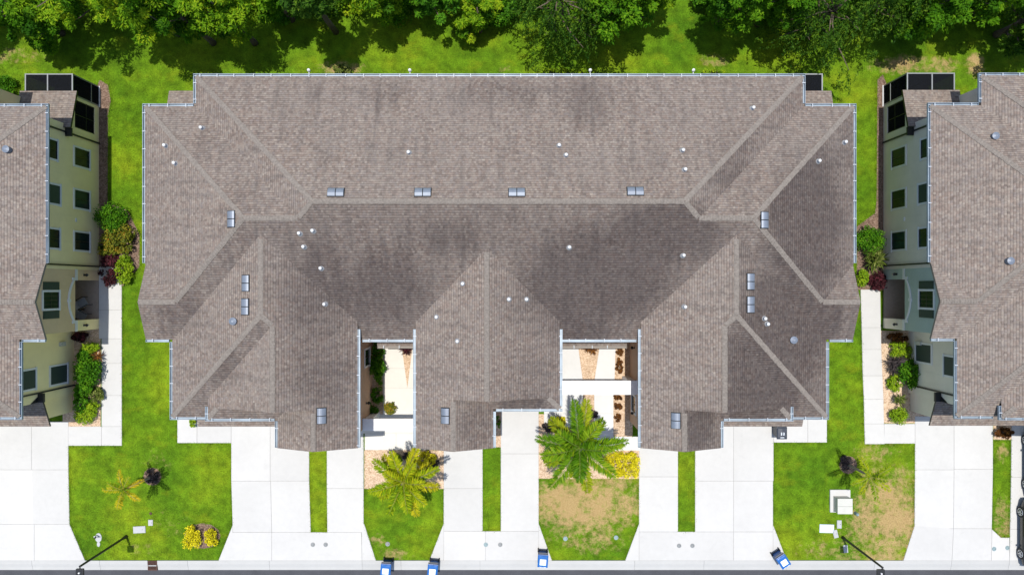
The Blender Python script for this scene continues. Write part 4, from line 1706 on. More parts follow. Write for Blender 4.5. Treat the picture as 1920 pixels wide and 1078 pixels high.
# understorey bushes at the wood's edge: countable ones near the frame edge
def shrub(label, px, py, rx, ry, h, kind, n=900, leaf=.10, group=None, name='shrub', z=None, spiky=False, boxy=False, cat='shrub'):
    zc = h * .55 if z is None else z
    n = n if spiky else int(n * 1.7)
    X, Y = P(px, py, zc)
    k = (H - zc) / FPX
    rx, ry = rx * k * 1.14, ry * k * 1.14
    root = empty(name, (X, Y, 0))
    tag(root, label, cat, group)
    if spiky:
        pos, nr, al, ti, sz = [], [], [], [], []
        heads = max(1, int(n / 60))
        for hd in range(heads):
            cx, cy = (rng.uniform(-.45, .45) * rx, rng.uniform(-.45, .45) * ry) if heads > 1 else (0, 0)
            hz = h * rng.uniform(.45, .8)
            for q in range(46):
                a = rng.uniform(0, 2 * math.pi)
                el = rng.uniform(-.1, 1.1)
                d = np.array([math.cos(a) * math.cos(el), math.sin(a) * math.cos(el), math.sin(el)])
                ln = rng.uniform(.55, .95) * max(rx, ry) * (.75 if heads > 1 else 1.0)
                pos.append(np.array([cx, cy, hz]) + d * ln * .5)
                sd = np.cross(d, [0, 0, 1.0])
                nr.append(np.cross(sd, d) + rng.normal(size=3) * .15)
                al.append(d)
                sz.append(ln)
                ti.append(.5 + .28 * rng.normal())
        me = leaf_mesh('foliage', np.array(pos), np.array(nr), np.array(sz), .12, np.array(ti), LM[kind], np.array(al))
    else:
        nc = max(6, n // 45)
        d = rng.normal(size=(nc, 3))
        d /= np.linalg.norm(d, axis=1, keepdims=True)
        if boxy:
            d = d / np.max(np.abs(d), axis=1, keepdims=True) * .92
            d[:, 2] *= .9
        q = rng.uniform(.35, .9, (nc, 1)) ** .6
        cs = d * q * np.array([rx * .82, ry * .82, h * .42]) + np.array([0, 0, h * .52])
        cr = np.full(nc, .30 * min(rx, ry, h * .8)) * rng.uniform(.8, 1.25, nc)
        pos, dd = clump_cloud(cs, cr, max(10, n // nc), .8)
        pos[:, 2] = np.maximum(pos[:, 2], .05)
        nr = dd * .6 + rng.normal(size=dd.shape) * .7 + np.array([0, 0, .7])
        ti = .48 + .2 * rng.normal(size=len(pos)) + np.repeat(.15 * rng.normal(size=nc), max(10, n // nc))
        me = leaf_mesh('foliage', pos, nr, rng.uniform(.7, 1.3, len(pos)) * leaf, .6, ti, LM[kind])
    link('foliage', me, root)
    mb = MB()
    for s in range(4):
        a = s * 1.57 + rng.uniform(0, 1)
        mb.tube([(0, 0, -.05), (math.cos(a) * rx * .25, math.sin(a) * ry * .25, h * .35), (math.cos(a) * rx * .45, math.sin(a) * ry * .45, h * .62)], [.03, .022, .01], 5)
    mb.build('stem', M['stem'], root)
    return root


UG = 'bushes at the edge of the back wood'
ORD = ['first', 'second', 'third', 'fourth', 'fifth', 'sixth', 'seventh', 'eighth', 'ninth', 'tenth', 'eleventh']
seen = {}
kinds = ['oak', 'pine', 'green', 'dark', 'pine', 'oak']
names = {'oak': 'olive bush', 'pine': 'yellow-green bush', 'green': 'bright green bush', 'dark': 'dark green bush'}
for k in range(30):
    px = -10 + k * 67 + rng.uniform(-14, 14)
    if 1225 < px < 1300:
        continue
    kd = kinds[k % 6]
    seen[kd] = seen.get(kd, -1) + 1
    shrub('low %s at the top edge, %s of its colour from the left' % (names[kd], ORD[seen[kd]]), px, rng.uniform(-14, 16), rng.uniform(34, 48), rng.uniform(26, 36), rng.uniform(1.2, 2.2), kd, 1300, .17, UG, 'bush', cat='bush')

S = shrub
S('round clipped green bush beside the yellow wall, left', 208, 408, 29, 27, 1.25, 'green', 2600, .10)
S('orange and olive croton bush below the round green bush', 222, 448, 33, 30, 1.0, 'croton', 2000, .13)
S('dark purple shrub next to the left porch', 205, 505, 24, 35, .8, 'maroon', 1300, .12)
S('lime hedge strip curving along the left lawn edge', 232, 504, 16, 33, .85, 'lime', 1500, .10)
S('olive shrub between the croton and the dark purple shrub', 200, 470, 16, 20, .9, 'croton', 700, .12)
S('bright green bush in the top left corner by the cage', 8, 160, 22, 20, 1.0, 'green', 1200, .11)
S('dark shrub under the lower porch column, left house', 150, 633, 16, 12, .7, 'maroon', 700, .11)
S('lime shrub nearest the left porch', 168, 652, 18, 11, .7, 'lime', 1000, .09)
S('dark spiky plant below the lime shrub, left bed', 183, 668, 16, 14, .7, 'rust', 60, spiky=True)
S('green leafy shrub in the middle of the left bed', 163, 695, 25, 32, 1.3, 'green', 2200, .12)
S('green shrub between the lime shrub and the leafy one, left bed', 158, 668, 14, 13, .9, 'green', 900, .11)
S('green shrub under the pale one in the left bed', 160, 728, 15, 14, 1.0, 'green', 1000, .11)
S('lime shrub right above the bottom hedge, left bed', 172, 764, 14, 13, .7, 'lime', 800, .09)
S('pale yellow-green shrub in the left bed', 180, 740, 16, 14, .6, 'yucca', 700, .10)
S('dark green tall shrub against the yellow wall', 150, 748, 12, 34, 1.1, 'green', 1400, .11)
S('yellow-green hedge at the bottom of the left bed', 160, 781, 24, 17, .7, 'lime', 1300, .09)
S('bright green bush at the top of the right bed', 1634, 450, 26, 26, 1.2, 'green', 2000, .11)
S('spiky variegated plant below the bright green bush, right', 1634, 487, 30, 27, .9, 'yucca', 240, spiky=True)
S('lime shrub at the head of the right walkway', 1618, 522, 13, 20, .7, 'lime', 1000, .09)
S('maroon shrub at the head of the right walkway', 1646, 526, 18, 20, .7, 'maroon', 1200, .10)
S('red and maroon croton under the right porch column', 1684, 633, 22, 10, .6, 'rust', 700, .11)
S('lime hedge next to the teal porch', 1690, 656, 22, 15, .75, 'lime', 1300, .09, boxy=True)
S('dark spiky plant left in the right bed', 1672, 684, 24, 18, .8, 'purple', 180, spiky=True)
S('large green leafy shrub against the grey wall', 1712, 700, 27, 26, 1.3, 'green', 1800, .14)
S('yellow-green hedge in the middle of the right bed', 1676, 717, 14, 20, .6, 'lime', 900, .09)
S('olive spiky plant low in the right bed', 1686, 750, 20, 14, .7, 'yucca', 160, spiky=True)
S('rounded lime ball shrub at the bottom of the right bed', 1686, 779, 20, 16, .8, 'lime', 1500, .08)
S('yellow flowering shrub, larger of the two on the left lawn', 360, 1007, 15, 21, .85, 'yellow', 1700, .085, 'yellow shrubs on the left lawn', boxy=True)
S('yellow flowering shrub, smaller of the two on the left lawn', 395, 1008, 11, 18, .75, 'yellow', 1200, .085, 'yellow shrubs on the left lawn', boxy=True)
S('yellow hedge right of the big palm', 1166, 872, 38, 27, .7, 'yellow', 3400, .085, boxy=True)
S('yellow-green shrub behind the big palm', 1052, 790, 14, 10, .6, 'yellow', 600, .09)
S('dusky purple shrub upper left of the big palm', 1035, 800, 20, 12, .6, 'purple', 900, .10)
S('dusky purple shrub left of the big palm', 1033, 858, 16, 14, .6, 'purple', 900, .10)
S('dark shrub behind the big palm in the walk bed', 1112, 775, 13, 8, .5, 'purple', 500, .10)
S('yellow and dark shrub upper right of the yellowing palm', 800, 862, 20, 16, .7, 'yellow', 900, .10)
S('dusky shrub right of the yellowing palm', 812, 870, 12, 10, .6, 'purple', 500, .10)
S('yellow-green shrub upper left of the yellowing palm', 738, 864, 20, 12, .7, 'lime', 900, .10)
S('dark shrub upper middle of the yellowing palm', 765, 857, 12, 9, .6, 'purple', 500, .10)
S('dark green shrub in the shaded left courtyard bed', 706, 690, 16, 26, 1.3, 'green', 1500, .11)
S('green ground shrub beside the left entry wall', 692, 776, 18, 26, 1.0, 'green', 1300, .10)
S('dark green shrub under the eave in the left courtyard', 708, 655, 13, 20, 1.0, 'green', 600, .10)
S('dark shrub in the left courtyard below the rounder bush', 708, 738, 12, 28, .9, 'green', 700, .10)
S('orange and yellow shrub by the left entry wall', 731, 766, 13, 12, .6, 'croton', 600, .10)
S('red spiky plant in the left courtyard', 758, 660, 17, 15, .6, 'maroon', 120, spiky=True, z=.4)
S('red spiky plant in the right courtyard gravel', 1104, 656, 17, 12, .6, 'rust', 120, spiky=True, z=.4)
S('rust coloured shrub at the top of the right courtyard bed', 1162, 660, 8, 7, .5, 'rust', 350, .09)
S('rust coloured long shrub in the right courtyard bed', 1161, 686, 8, 17, .5, 'rust', 700, .09)
S('rust shrub below the white portal, uppermost of three', 1159, 746, 8, 8, .45, 'rust', 350, .09)
S('rust shrub below the white portal, middle of three', 1159, 763, 8, 8, .45, 'rust', 350, .09)
S('rust shrub below the white portal, lowest of three', 1158, 783, 8, 9, .45, 'rust', 350, .09)
S('dark olive shrub behind the long roof near the back eave', 642, 129, 20, 12, .8, 'yucca', 700, .12)
S('small yellow-green plant at the left garage roof', 361, 793, 8, 8, .6, 'lime', 300, .09)
S('dark shrub at the foot of the right neighbour garage', 1885, 812, 20, 10, .7, 'rust', 800, .11)
S('narrow dark shrub in the strip beside the middle driveway', 934, 790, 5, 18, .6, 'oak', 350, .09)
for k, (a, b_, w) in enumerate(((1040, 134, 34), (1095, 135, 30), (1340, 135, 26))):
    S(('lime ground hedge behind the middle of the back eave', 'lime ground hedge under the big dark tree', 'lime ground hedge near the open back lawn')[k], a, b_, w, 7, .5, 'lime', 900, .10)


def palm(label, px, py, h, R_, nf, kind, base_px, spread=1.0, seed=1, droop=.55, name='palm_tree', trunk_r=.13, leaflets=46):
    r = np.random.default_rng(seed)
    bx_, by_ = P(*base_px)
    cx, cy = P(px, py, h)
    root = empty(name, (bx_, by_, 0))
    tag(root, label, 'palm tree')
    tx, ty = cx - bx_, cy - by_
    mb = MB()
    pts, rad = [], []
    for k in range(9):
        f = k / 8
        pts.append((tx * f, ty * f, -.1 + (h - .02) * f))
        rad.append(trunk_r * (1.25 - .45 * f) * (1 + .05 * (k % 2)) * (1 if k < 8 else .3))
    mb.tube(pts, rad, 10)
    mb.build('trunk', M['palm_trunk'], root, smooth=True)
    for fI in range(nf):
        a = fI * 2.39996 + r.uniform(-.25, .25)
        lvl = fI / max(1, nf - 1)
        el = 1.28 - lvl * 1.45 + r.uniform(-.12, .12)
        ln = R_ * r.uniform(.9, 1.12) * (1.0 if lvl > .2 else .85)
        dirh = np.array([math.cos(a), math.sin(a), 0])
        side = np.array([-math.sin(a), math.cos(a), 0])
        nseg = 14
        p = np.array([tx, ty, h])
        path = [p.copy()]
        e = el
        for s in range(nseg):
            e -= droop * 2.3 / nseg * (.4 + s / nseg)
            p = p + (dirh * math.cos(e) + np.array([0, 0, math.sin(e)])) * ln / nseg
            path.append(p.copy())
        path = np.array(path)
        fm = MB()
        fm.tube([tuple(q) for q in path], list(np.linspace(.028, .006, nseg + 1)), 5)
        fr = fm.build('frond', LM_stem[kind], root)
        # leaflets
        pos, nr, al, sz, ti = [], [], [], [], []
        ftint = r.uniform(.28, .72) + (.22 if lvl > .6 else 0)
        for q in range(leaflets):
            t = .10 + .90 * q / (leaflets - 1)
            i = min(nseg - 1, int(t * nseg))
            c = path[i] + (path[i + 1] - path[i]) * (t * nseg - i)
            tang = path[i + 1] - path[i]
            tang = tang / np.linalg.norm(tang)
            up = np.cross(tang, side)
            L_ = .54 * R_ / 2.4 * (math.sin(math.pi * (.12 + .80 * t)) ** .7) * r.uniform(.85, 1.15)
            for sg in (-1, 1):
                d = side * sg * .72 + tang * .70 + np.array([0, 0, -.30]) + r.normal(size=3) * .13 + up * r.normal() * .22
                d /= np.linalg.norm(d)
                pos.append(c + d * L_ * .5)
                al.append(d)
                n_ = np.cross(tang, d)
                n_ = n_ if n_[2] > 0 else -n_
                nr.append(n_ + r.normal(size=3) * .3)
                sz.append(L_)
                ti.append(ftint + .14 * r.normal() + .12 * t)
        me = leaf_mesh('leaflets', np.array(pos), np.array(nr), np.array(sz), .150, np.array(ti), LM[kind], np.array(al))
        link('leaflets', me, fr)
    return root


LM_stem = {k: flat_mat('frond_stem_' + k, c, .6) for k, c in (('palm', (.14, .20, .03)), ('palm_y', (.24, .24, .04)), ('palm_o', (.30, .26, .05)))}
palm('big green palm in the gravel bed before the right courtyard', 1086, 838, 5.0, 2.6, 17, 'palm', (1070, 806), seed=5, leaflets=120)
palm('yellowing palm in the gravel bed left of the middle driveways', 757, 903, 4.4, 2.15, 17, 'palm_y', (779, 866), seed=9, leaflets=110)
palm('small golden palm leaning on the left lawn', 232, 918, 3.3, 1.25, 9, 'palm_o', (285, 893), seed=12, droop=.4, trunk_r=.07, leaflets=48)
palm('small sparse palm beside the utility box on the right lawn', 1632, 893, 3.1, 1.35, 9, 'palm_y', (1589, 870), seed=15, droop=.4, trunk_r=.07, leaflets=48)
S('dusky purple leaves standing in for palm shadow at the foot of the small golden palm', 285, 893, 17, 15, .45, 'purple', 700, .09)  # the small palms' shadow on the mulch, put in as dark leaves
S('dusky purple leaves standing in for palm shadow at the foot of the small sparse palm', 1588, 868, 14, 18, .45, 'purple', 700, .09)


# ------------------------------------------------------------------ street furniture and small things
def lamp_post(label, base, head_dir):
    x, y = P(*base)
    root = empty('street_lamp', (x, y, 0))
    tag(root, label, 'street lamp', 'street lamps by the kerb')
    b = MB()
    b.tube([(0, 0, 0), (0, 0, .12), (0, 0, .35), (0, 0, .4)], [.11, .11, .085, .075], 12)
    b.build('base', M['black'], root)
    b = MB()
    b.tube([(0, 0, .38), (0, 0, 4.75)], [.075, .06], 10)
    b.build('pole', M['black'], root)
    dx, dy = head_dir
    b = MB()
    b.tube([(0, 0, 4.72), (dx * .18, dy * .18, 4.80)], [.035, .035], 8)
    b.build('arm', M['black'], root)
    b = MB()
    cx, cy = dx * .30, dy * .30
    b.box(cx - .21, cx + .21, cy - .21, cy + .21, 4.76, 4.88)
    h = b.build('lamp_head', M['black'], root, bevel=.02)
    b = MB()
    b.box(cx - .15, cx + .15, cy - .15, cy + .15, 4.745, 4.758)
    b.build('lens', M['clear_lens'], h)
    b = MB()
    b.tube([(cx, cy, 4.88), (cx, cy, 4.95)], [.05, .045], 10)
    b.build('photocell', M['pvc'], h)
    return root


lamp_post('black street lamp on the left lawn with a square head', (237, 1005), (.2, -1))
lamp_post('black street lamp on the right lawn with a square head', (1580, 1007), (-.5, -.9))


def bin_meshes(body_mat, lid_mat):
    def taper(mb, w0, d0, w1, d1, z0, z1, y=0.0):
        i = len(mb.v)
        for (w, d, z) in ((w0, d0, z0), (w1, d1, z1)):
            for sx, sy in ((-1, -1), (1, -1), (1, 1), (-1, 1)):
                mb.v.append((sx * w / 2, y + sy * d / 2, z))
        for f in ((0, 3, 2, 1), (4, 5, 6, 7), (0, 1, 5, 4), (1, 2, 6, 5), (2, 3, 7, 6), (3, 0, 4, 7)):
            mb.f.append(tuple(i + k for k in f))
            mb.m.append(0)
    body = MB()
    taper(body, .46, .52, .58, .70, .06, .96)
    taper(body, .62, .74, .62, .74, .96, 1.0)
    return taper, body


def wheelie_bin(label, px, py, rz, body, lid, group='wheeled bins', glare_label=True, mark=False):
    x, y = P(px, py, 1.0)
    root = empty('wheeled_bin', (x, y, 0), rz)
    tag(root, label, 'bin', group)
    taper, b = bin_meshes(body, lid)
    b.build('body', M[body], root, bevel=.018)
    ld = MB()
    # lid: domed, hinge at +y side
    xs = [-.31, -.25, 0, .25, .31]
    ys = [-.39, -.30, 0.0, .26, .33]
    zt = [[1.005, 1.01, 1.015, 1.015, 1.01], [1.02, 1.05, 1.06, 1.06, 1.03], [1.025, 1.06, 1.075, 1.075, 1.04]]
    zt = zt + [zt[1], zt[0]]
    i0 = len(ld.v)
    for a in range(5):
        for c in range(5):
            ld.v.append((xs[a], ys[c], zt[a][c]))
    for a in range(4):
        for c in range(4):
            p = i0 + a * 5 + c
            ld.f.append((p, p + 5, p + 6, p + 1))
            ld.m.append(0)
    ld.box(-.315, .315, -.395, .335, .985, 1.004)
    lo = ld.build('lid', M[lid], root)
    if glare_label:  # sun glare put on the lid as a white patch
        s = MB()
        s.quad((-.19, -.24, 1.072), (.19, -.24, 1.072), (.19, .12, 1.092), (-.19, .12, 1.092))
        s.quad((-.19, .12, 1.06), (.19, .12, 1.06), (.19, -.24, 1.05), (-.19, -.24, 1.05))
        s.build('lid_glare_label', M['glare_label'], lo)
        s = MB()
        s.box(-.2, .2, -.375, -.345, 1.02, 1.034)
        s.build('lid_stripe', M['glare_label'], lo)
    if mark:
        s = MB()
        for sx in (-.09, .05):
            for q in range(3):
                s.box(sx, sx + .075, -.14 + q * .07, -.115 + q * .07, 1.076, 1.081)
            s.box(sx + .05, sx + .075, -.115, .025, 1.0755, 1.0805)
        s.box(-.12, .12, -.30, -.27, 1.062, 1.07)
        s.build('lid_glare_label', M['glare_label'], lo)
    h = MB()
    h.tube([(-.28, .36, .95), (-.28, .47, .98), (.28, .47, .98), (.28, .36, .95)], [.02, .02, .02, .02], 6)
    h.box(-.27, .27, .34, .45, .88, .97)
    h.build('handle', M['dark_plastic'], root)
    ax = MB()
    ax.tube([(-.28, .32, .13), (.28, .32, .13)], [.015, .015], 6)
    ax.build('axle', M['black'], root)
    for sx in (-1, 1):
        w = MB()
        w.tube([(sx * .25, .32, .13), (sx * .31, .32, .13)], [.13, .13], 14)
        w.build('wheel', M['rubber'], root)
    return root


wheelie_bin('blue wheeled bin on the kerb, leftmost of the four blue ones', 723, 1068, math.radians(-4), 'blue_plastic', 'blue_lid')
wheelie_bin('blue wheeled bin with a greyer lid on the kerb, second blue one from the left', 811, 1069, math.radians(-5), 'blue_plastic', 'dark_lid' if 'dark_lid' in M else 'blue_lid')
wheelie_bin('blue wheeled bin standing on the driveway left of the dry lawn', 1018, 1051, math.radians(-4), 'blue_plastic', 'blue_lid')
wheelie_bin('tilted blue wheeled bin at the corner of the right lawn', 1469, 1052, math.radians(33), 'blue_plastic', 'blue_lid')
wheelie_bin('dark grey bin with a white mark beside the right garage', 1466, 811, math.radians(0), 'dark_plastic', 'dark_plastic', glare_label=False, mark=True)

# transformer cabinet on a concrete pad
x, y = P(1574, 938)
root = empty('utility_cabinet', (x, y, 0))
tag(root, 'beige utility cabinet on a white concrete pad, right lawn', 'utility box')
b = MB()
b.box(-.63, .63, -.70, .70, -.05, .12)
b.build('pad', M['concrete'], root, bevel=.015)
b = MB()
b.box(-.44, .44, -.58, .32, .12, .70)
bd = b.build('cabinet', M['box_dark'], root, bevel=.01)
b = MB()
b.box(-.46, .46, -.60, -.14, .70, .76)
b.build('lid', M['box_paint'], root, bevel=.01)
b = MB()
b.box(-.46, .46, -.132, .34, .70, .755)
b.build('lid', M['box_paint'], root, bevel=.01)
b = MB()
b.box(-.02, .06, -.60, -.58, .3, .5)
b.build('handle', M['iron_teal'], root)
b = MB()
x, y = P(1603, 961)
b.tube([(0, 0, 0), (0, 0, .35), (0, 0, .42)], [.10, .10, .05], 10)
o = b.build('utility_stub', M['iron_teal'], loc=(x, y, 0))
tag(o, 'short teal utility stub at the corner of the beige cabinet', 'utility post')


def vault(label, px, py, w, d, mat, rz=0.0, h=.07, name='vault_lid', round_=False):
    x, y = P(px, py)
    root = empty(name, (x, y, 0), rz)
    tag(root, label, 'utility cover')
    f, l = MB(), MB()
    if round_:
        f.tube([(0, 0, -.03), (0, 0, h - .012)], [w / 2, w / 2], 20)
        l.tube([(0, 0, h - .02), (0, 0, h)], [w / 2 * .82, w / 2 * .82], 20)
    else:
        f.box(-w / 2, w / 2, -d / 2, d / 2, -.03, h - .012)
        l.box(-w / 2 + .04, w / 2 - .04, -d / 2 + .04, d / 2 - .04, h - .02, h)
    f.build('frame', M[mat], root)
    lo = l.build('lid', M[mat], root)
    p = MB()
    p.tube([(w * .25, 0, h - .005), (w * .25, 0, h + .003)], [.022, .022], 8)
    p.build('pick_hole', M['black'], lo)
    return root


vault('white rectangular utility lid on the left lawn', 262, 992, .76, .42, 'lid_white', .05)
vault('small white utility lid on the left lawn by the larger one', 283, 979, .28, .36, 'lid_white')
vault('pale blue-grey rectangular utility lid on the right lawn', 1549.5, 990, .90, .52, 'lid_grey', -.03)
vault('white slab on the right lawn below the beige cabinet', 1573, 982, .28, .50, 'lid_white')
vault('narrow white slab between the blue-grey lid and the right lamp', 1566, 1000, .28, .5, 'lid_white', .25)
vault('small pale slab at the foot of the right lamp', 1585, 1028, .26, .48, 'lid_white', .1)
for (px, py, m, lab) in ((587, 1020, 'iron', 'round grey cover in the left driveway apron, paler of the pair'), (611, 1020, 'iron', 'round dark cover in the left driveway apron, right of its pair'),
                         (911, 1020, 'iron_teal', 'round teal cover in the middle driveway apron'), (938, 1020, 'iron', 'round grey cover in the middle driveway apron'),
                         (1273, 1022, 'iron', 'round cover under the right grass strip, left of the pair'), (1298, 1022, 'iron', 'round cover under the right grass strip, right of the pair'),
                         (1863, 1028, 'iron_teal', 'round teal cover in the far right driveway, left of the pair'), (1888, 1026, 'iron_teal', 'round teal cover in the far right driveway, right of the pair'),
                         (727, 1019, 'iron', 'round cover sunk in the lawn below the yellowing palm'), (283, 962, 'rust', 'tiny rusty cover in the left lawn above the small white lid'),
                         (1060, 1009, 'iron_teal', 'round teal cover in the dry lawn, left one'), (1155, 1007, 'iron_teal', 'round teal cover in the dry lawn, right one')):
    vault(lab, px, py, .28 if px != 283 else .17, 0, m, name='valve_cover', round_=True, h=.06 if px not in (727, 283, 1060, 1155) else .05)

# white backflow valve on the left lawn
x, y = P(185, 1006)
root = empty('irrigation_valve', (x, y, 0))
tag(root, 'white pipe valve on a pale gravel patch, left lawn', 'valve')
b = MB()
b.prism([(.20 * math.cos(t * .5236) * (1 if t not in (8, 9, 10) else .7), .30 * math.sin(t * .5236) - .05) for t in range(12)], -.02, .03)
b.prism([(.10 * math.cos(t * .5236) + .0, .16 * math.sin(t * .5236) - .45) for t in range(12)], -.02, .026)
b.build('gravel_patch', M['lid_white'], root)
b = MB()
b.tube([(-.08, .12, 0), (-.08, .12, .32), (.08, .04, .32), (.08, .04, 0)], [.04, .045, .045, .04], 8)
b.build('pipe', M['pvc'], root)
b = MB()
b.tube([(.0, .08, .34), (.0, .08, .40)], [.06, .06], 10)
b.tube([(-.1, .0, .15), (-.1, .0, .2)], [.035, .035], 8)
b.build('valve_handle', M['black'], root)

# storm grate in the kerb
x, y = P(286, 1059.5)
root = empty('storm_drain_grate', (x, y, 0))
tag(root, 'rusty storm drain grate set in the kerb', 'drain grate')
b = MB()
b.box(-.29, .29, -.31, -.26, -.10, .0)
b.box(-.29, .29, .26, .31, -.06, .035)
b.box(-.29, -.25, -.26, .26, -.08, .02)
b.box(.25, .29, -.26, .26, -.08, .02)
b.box(-.25, .25, -.03, .02, -.05, .026, 1)
b.build('frame', [M['rust'], M['kerb']], root)
for k in range(6):
    b = MB()
    yy = -.24 + k * .042 if k < 4 else -.24 + k * .042 + .05
    yy = (-.225, -.155, -.085, .06, .13, .20)[k]
    b.box(-.25, .25, yy - .018, yy + .018, -.05, .012)
    b.build('bar', M['rust'], root)


# patio chairs in the left porch
def patio_chair(label, X, Y, rz):
    root = empty('patio_chair', (X, Y, .07), rz)
    tag(root, label, 'chair', 'patio chairs in the left porch')
    s = MB()
    s.box(-.26, .26, -.26, .26, .38, .42)
    s.build('seat', M['seat_sling'], root)
    s = MB()
    s.v = [(-.26, -.26, .42), (.26, -.26, .42), (.26, -.44, 1.0), (-.26, -.44, 1.0), (-.26, -.30, .42), (.26, -.30, .42), (.26, -.48, 1.0), (-.26, -.48, 1.0)]
    s.f = [(0, 1, 2, 3), (7, 6, 5, 4), (0, 4, 5, 1), (3, 2, 6, 7), (0, 3, 7, 4), (1, 5, 6, 2)]
    s.m = [0] * 6
    s.build('backrest', M['seat_sling'], root)
    for sx in (-1, 1):
        for sy in (-1, 1):
            l = MB()
            l.tube([(sx * .28, sy * .27, 0), (sx * .28, sy * .25, .60 if sy > 0 else .42)], [.018, .018], 6)
            l.build('leg', M['black'], root)
        a = MB()
        a.tube([(sx * .28, .28, .60), (sx * .28, -.32, .62)], [.022, .022], 6)
        a.build('armrest', M['black'], root)
    return root


patio_chair('grey patio chair in the left porch, the upper of two', -26.55, -.95, math.radians(-60))
patio_chair('grey patio chair in the left porch, the lower of two', -26.6, -1.75, math.radians(-120))


# parked cars at the right edge
def car(label, X, Y, paint, length, nose):
    """long axis along Y; nose +1 points up the picture"""
    root = empty('parked_car', (X, Y, .045), 0 if nose > 0 else math.pi)
    tag(root, label, 'car', 'dark cars parked at the right edge')
    hl = length / 2
    # stations along y: (y, half width low, half width belt, z low, z belt)
    st = [(-hl, .62, .66, .42, .62), (-hl + .12, .78, .80, .28, .86), (-hl + .5, .88, .88, .22, .95), (-.9, .91, .89, .20, .97), (.4, .91, .89, .20, .95), (1.0, .91, .88, .20, .92),
          (hl - .6, .89, .84, .21, .84), (hl - .2, .80, .76, .24, .74), (hl, .60, .58, .36, .60)]
    b = MB()
    ring = []
    for (y, wl, wb, zl, zb) in st:
        i = len(b.v)
        zm = zl + (zb - zl) * .5
        for (x_, z_) in ((-wl * .9, zl), (-wl, zl + .10), (-max(wl, wb) - .01, zm), (-wb, zb - .07), (-wb * .9, zb), (0, zb + .02), (wb * .9, zb), (wb, zb - .07), (max(wl, wb) + .01, zm), (wl, zl + .10), (wl * .9, zl)):
            b.v.append((x_, y, z_))
        ring.append(i)
    nr_ = 11
    for a, c in zip(ring, ring[1:]):
        for k in range(nr_):
            b.f.append((a + k, a + (k + 1) % nr_, c + (k + 1) % nr_, c + k))
            b.m.append(0)
    b.f += [tuple(ring[0] + k for k in range(nr_ - 1, -1, -1)), tuple(ring[-1] + k for k in range(nr_))]
    b.m += [0, 0]
    body = b.build('body', M[paint], root, smooth=True)
    # greenhouse
    g_ = MB()
    st2 = [(-hl + .35, .74, .90), (-hl + .95, .66, 1.38), (-.2, .66, 1.47), (.35, .66, 1.42), (1.15, .76, .93)]
    rg = []
    for (y, w, z) in st2:
        i = len(g_.v)
        for (x_, z_) in ((-.82, .90), (-w, z - .03), (-w * .85, z), (w * .85, z), (w, z - .03), (.82, .90)):
            g_.v.append((x_, y, max(z_, .90)))
        rg.append(i)
    for a, c in zip(rg, rg[1:]):
        for k in range(5):
            g_.f.append((a + k, a + k + 1, c + k + 1, c + k))
            g_.m.append(0)
    cabin = g_.build('windows', M['carglass'], root)
    rf = MB()
    rf.prism([(-.60, -hl + .98), (.60, -hl + .98), (.62, -.2), (.58, .34), (-.58, .34), (-.62, -.2)], 1.40, 1.495)
    rf.build('roof', M[paint], root, bevel=.02)
    for sx in (-1, 1):
        for yy in (-hl + .86, hl - .86):
            w = MB()
            w.tube([(sx * .74, yy, .33), (sx * .925, yy, .33)], [.33, .33], 22)
            wh = w.build('wheel', M['rubber'], root)
            rm = MB()
            rm.tube([(sx * .91, yy, .33), (sx * .935, yy, .33)], [.07, .07], 12)
            for q in range(5):
                t = q * 2 * math.pi / 5
                rm.tube([(sx * .93, yy, .33), (sx * .93, yy + .20 * math.cos(t), .33 + .20 * math.sin(t))], [.035, .03], 6)
            for q in range(20):
                t0, t1 = q * math.pi / 10, (q + 1) * math.pi / 10
                rm.tube([(sx * .928, yy + .21 * math.cos(t0), .33 + .21 * math.sin(t0)), (sx * .928, yy + .21 * math.cos(t1), .33 + .21 * math.sin(t1))], [.02, .02], 5, cap=False)
            rm.build('rim', M['rim'], wh)
        m = MB()
        m.box(min(sx * .86, sx * 1.02), max(sx * .86, sx * 1.02), .72, .84, .96, 1.08)
        m.build('mirror', M[paint], root, bevel=.015)
        d = MB()
        d.box(min(sx * .905, sx * .925), max(sx * .905, sx * .925), -.35, -.18, .80, .83)
        d.build('door_handle', M['rim'], root)
        hl_ = MB()
        hl_.box(min(sx * .45, sx * .72), max(sx * .45, sx * .72), hl - .16, hl - .04, .56, .68)
        hl_.build('headlight', M['clear_lens'], root)
        tl = MB()
        tl.box(min(sx * .48, sx * .74), max(sx * .48, sx * .74), -hl - .01, -hl + .1, .64, .80)
        tl.build('taillight', M['red_lens'], root)
    return root


car('black car with silver wheels, upper of the two at the right edge', 32.72, -10.82, 'carpaint', 4.45, 1)
car('charcoal car, lower of the two at the right edge', 32.42, -15.18, 'carpaint2', 4.3, -1)

# ------------------------------------------------------------------ grass blades over the lawns in view
def inside(poly, x, y):
    c = np.zeros(len(x), bool)
    n = len(poly)
    j = n - 1
    for i in range(n):
        xi, yi = poly[i]
        xj, yj = poly[j]
        q = ((yi > y) != (yj > y)) & (x < (xj - xi) * (y - yi) / (yj - yi + 1e-12) + xi)
        c ^= q
        j = i
    return c


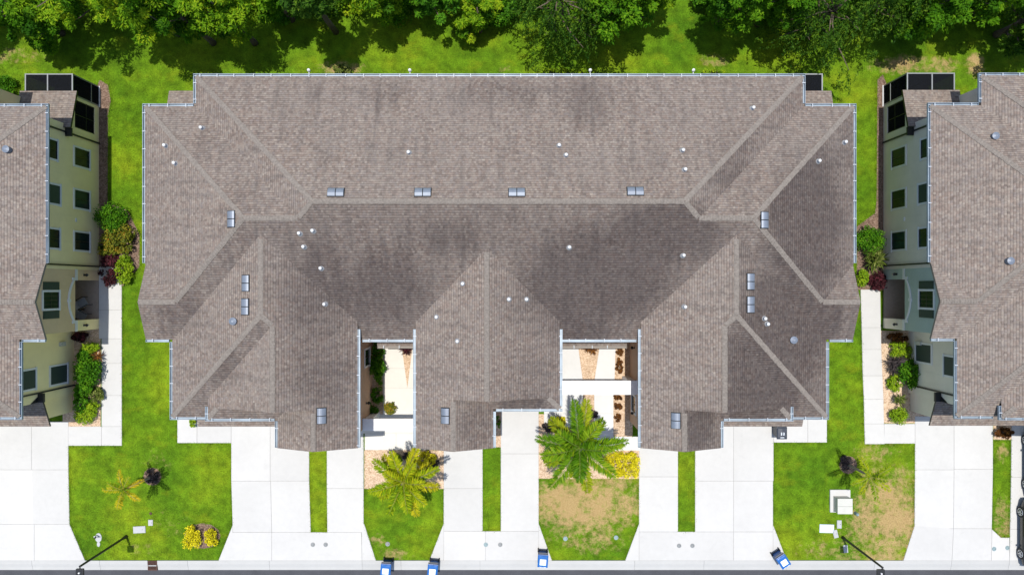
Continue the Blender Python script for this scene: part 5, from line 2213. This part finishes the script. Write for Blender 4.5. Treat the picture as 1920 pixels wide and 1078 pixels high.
nb = 420000
x = rng.uniform(-33, 33, nb)
y = rng.uniform(-17.0, 18.5, nb)
keep = np.ones(nb, bool)
for (pl,) in HARD:
    keep &= ~inside(pl, x, y)
for ox in (OXL, 0, OXR):                     # under the houses
    keep &= ~((x > ox - 19.6) & (x < ox + 18.2) & (y > -2.6) & (y < 9.4))
    keep &= ~((x > ox - 18.2) & (x < ox + 16.7) & (y > -6.9) & (y < -2.5))
    keep &= ~((x > ox - 16.8) & (x < ox + 15.4) & (y > 9) & (y < 11.1))
x, y = x[keep], y[keep]
ex, ey = [], []                              # denser, longer tufts along every paved edge
for (pl,) in HARD[:]:
    m = len(pl)
    for i in range(m):
        p, q = pl[i], pl[(i + 1) % m]
        Le = float(np.hypot(*(q - p)))
        k = int(Le * 70)
        t = rng.random(k)
        nrm_ = np.array([q[1] - p[1], p[0] - q[0]]) / max(Le, 1e-6)
        o = rng.uniform(.0, .09, k)
        ex.append(p[0] + (q[0] - p[0]) * t + nrm_[0] * o)
        ey.append(p[1] + (q[1] - p[1]) * t + nrm_[1] * o)
ex, ey = np.concatenate(ex), np.concatenate(ey)
ke = (np.abs(ex) < 33) & (ey > -16.98) & (ey < 18)
for (pl,) in HARD:
    ke &= ~inside(pl, ex, ey)
for ox in (OXL, 0, OXR):
    ke &= ~((ex > ox - 20) & (ex < ox + 18.7) & (ey > -8.6) & (ey < 11))
n_in = len(x)
x, y = np.concatenate([x, ex[ke]]), np.concatenate([y, ey[ke]])
n = len(x)
a = rng.uniform(0, 2 * math.pi, n)
ln = rng.uniform(.05, .11, n)
ux, uy = np.cos(a), np.sin(a)
ln[n_in:] *= 1.5
w = rng.uniform(.010, .022, n)
base = np.stack([x, y, np.full(n, -.005)], 1)
p0 = base + np.stack([-uy * w, ux * w, np.zeros(n)], 1)
p1 = base + np.stack([uy * w, -ux * w, np.zeros(n)], 1)
p2 = base + np.stack([ux * ln * .85, uy * ln * .85, ln * .55], 1)
verts = np.stack([p0, p1, p2], 1).reshape(-1, 3)
me = bpy.data.meshes.new('grass')
me.vertices.add(3 * n)
me.vertices.foreach_set('co', verts.astype(np.float32).ravel())
me.loops.add(3 * n)
me.loops.foreach_set('vertex_index', np.arange(3 * n, dtype=np.int32))
me.polygons.add(n)
me.polygons.foreach_set('loop_start', np.arange(0, 3 * n, 3, dtype=np.int32))
at = me.attributes.new('dry', 'FLOAT', 'POINT')
at.data.foreach_set('value', np.repeat(dryness(x, y), 3).astype(np.float32))
me.materials.append(M['blade'])
me.update(calc_edges=True)
tag(link('grass', me), 'short mown grass over the lawns around the houses', 'grass', kind='stuff')
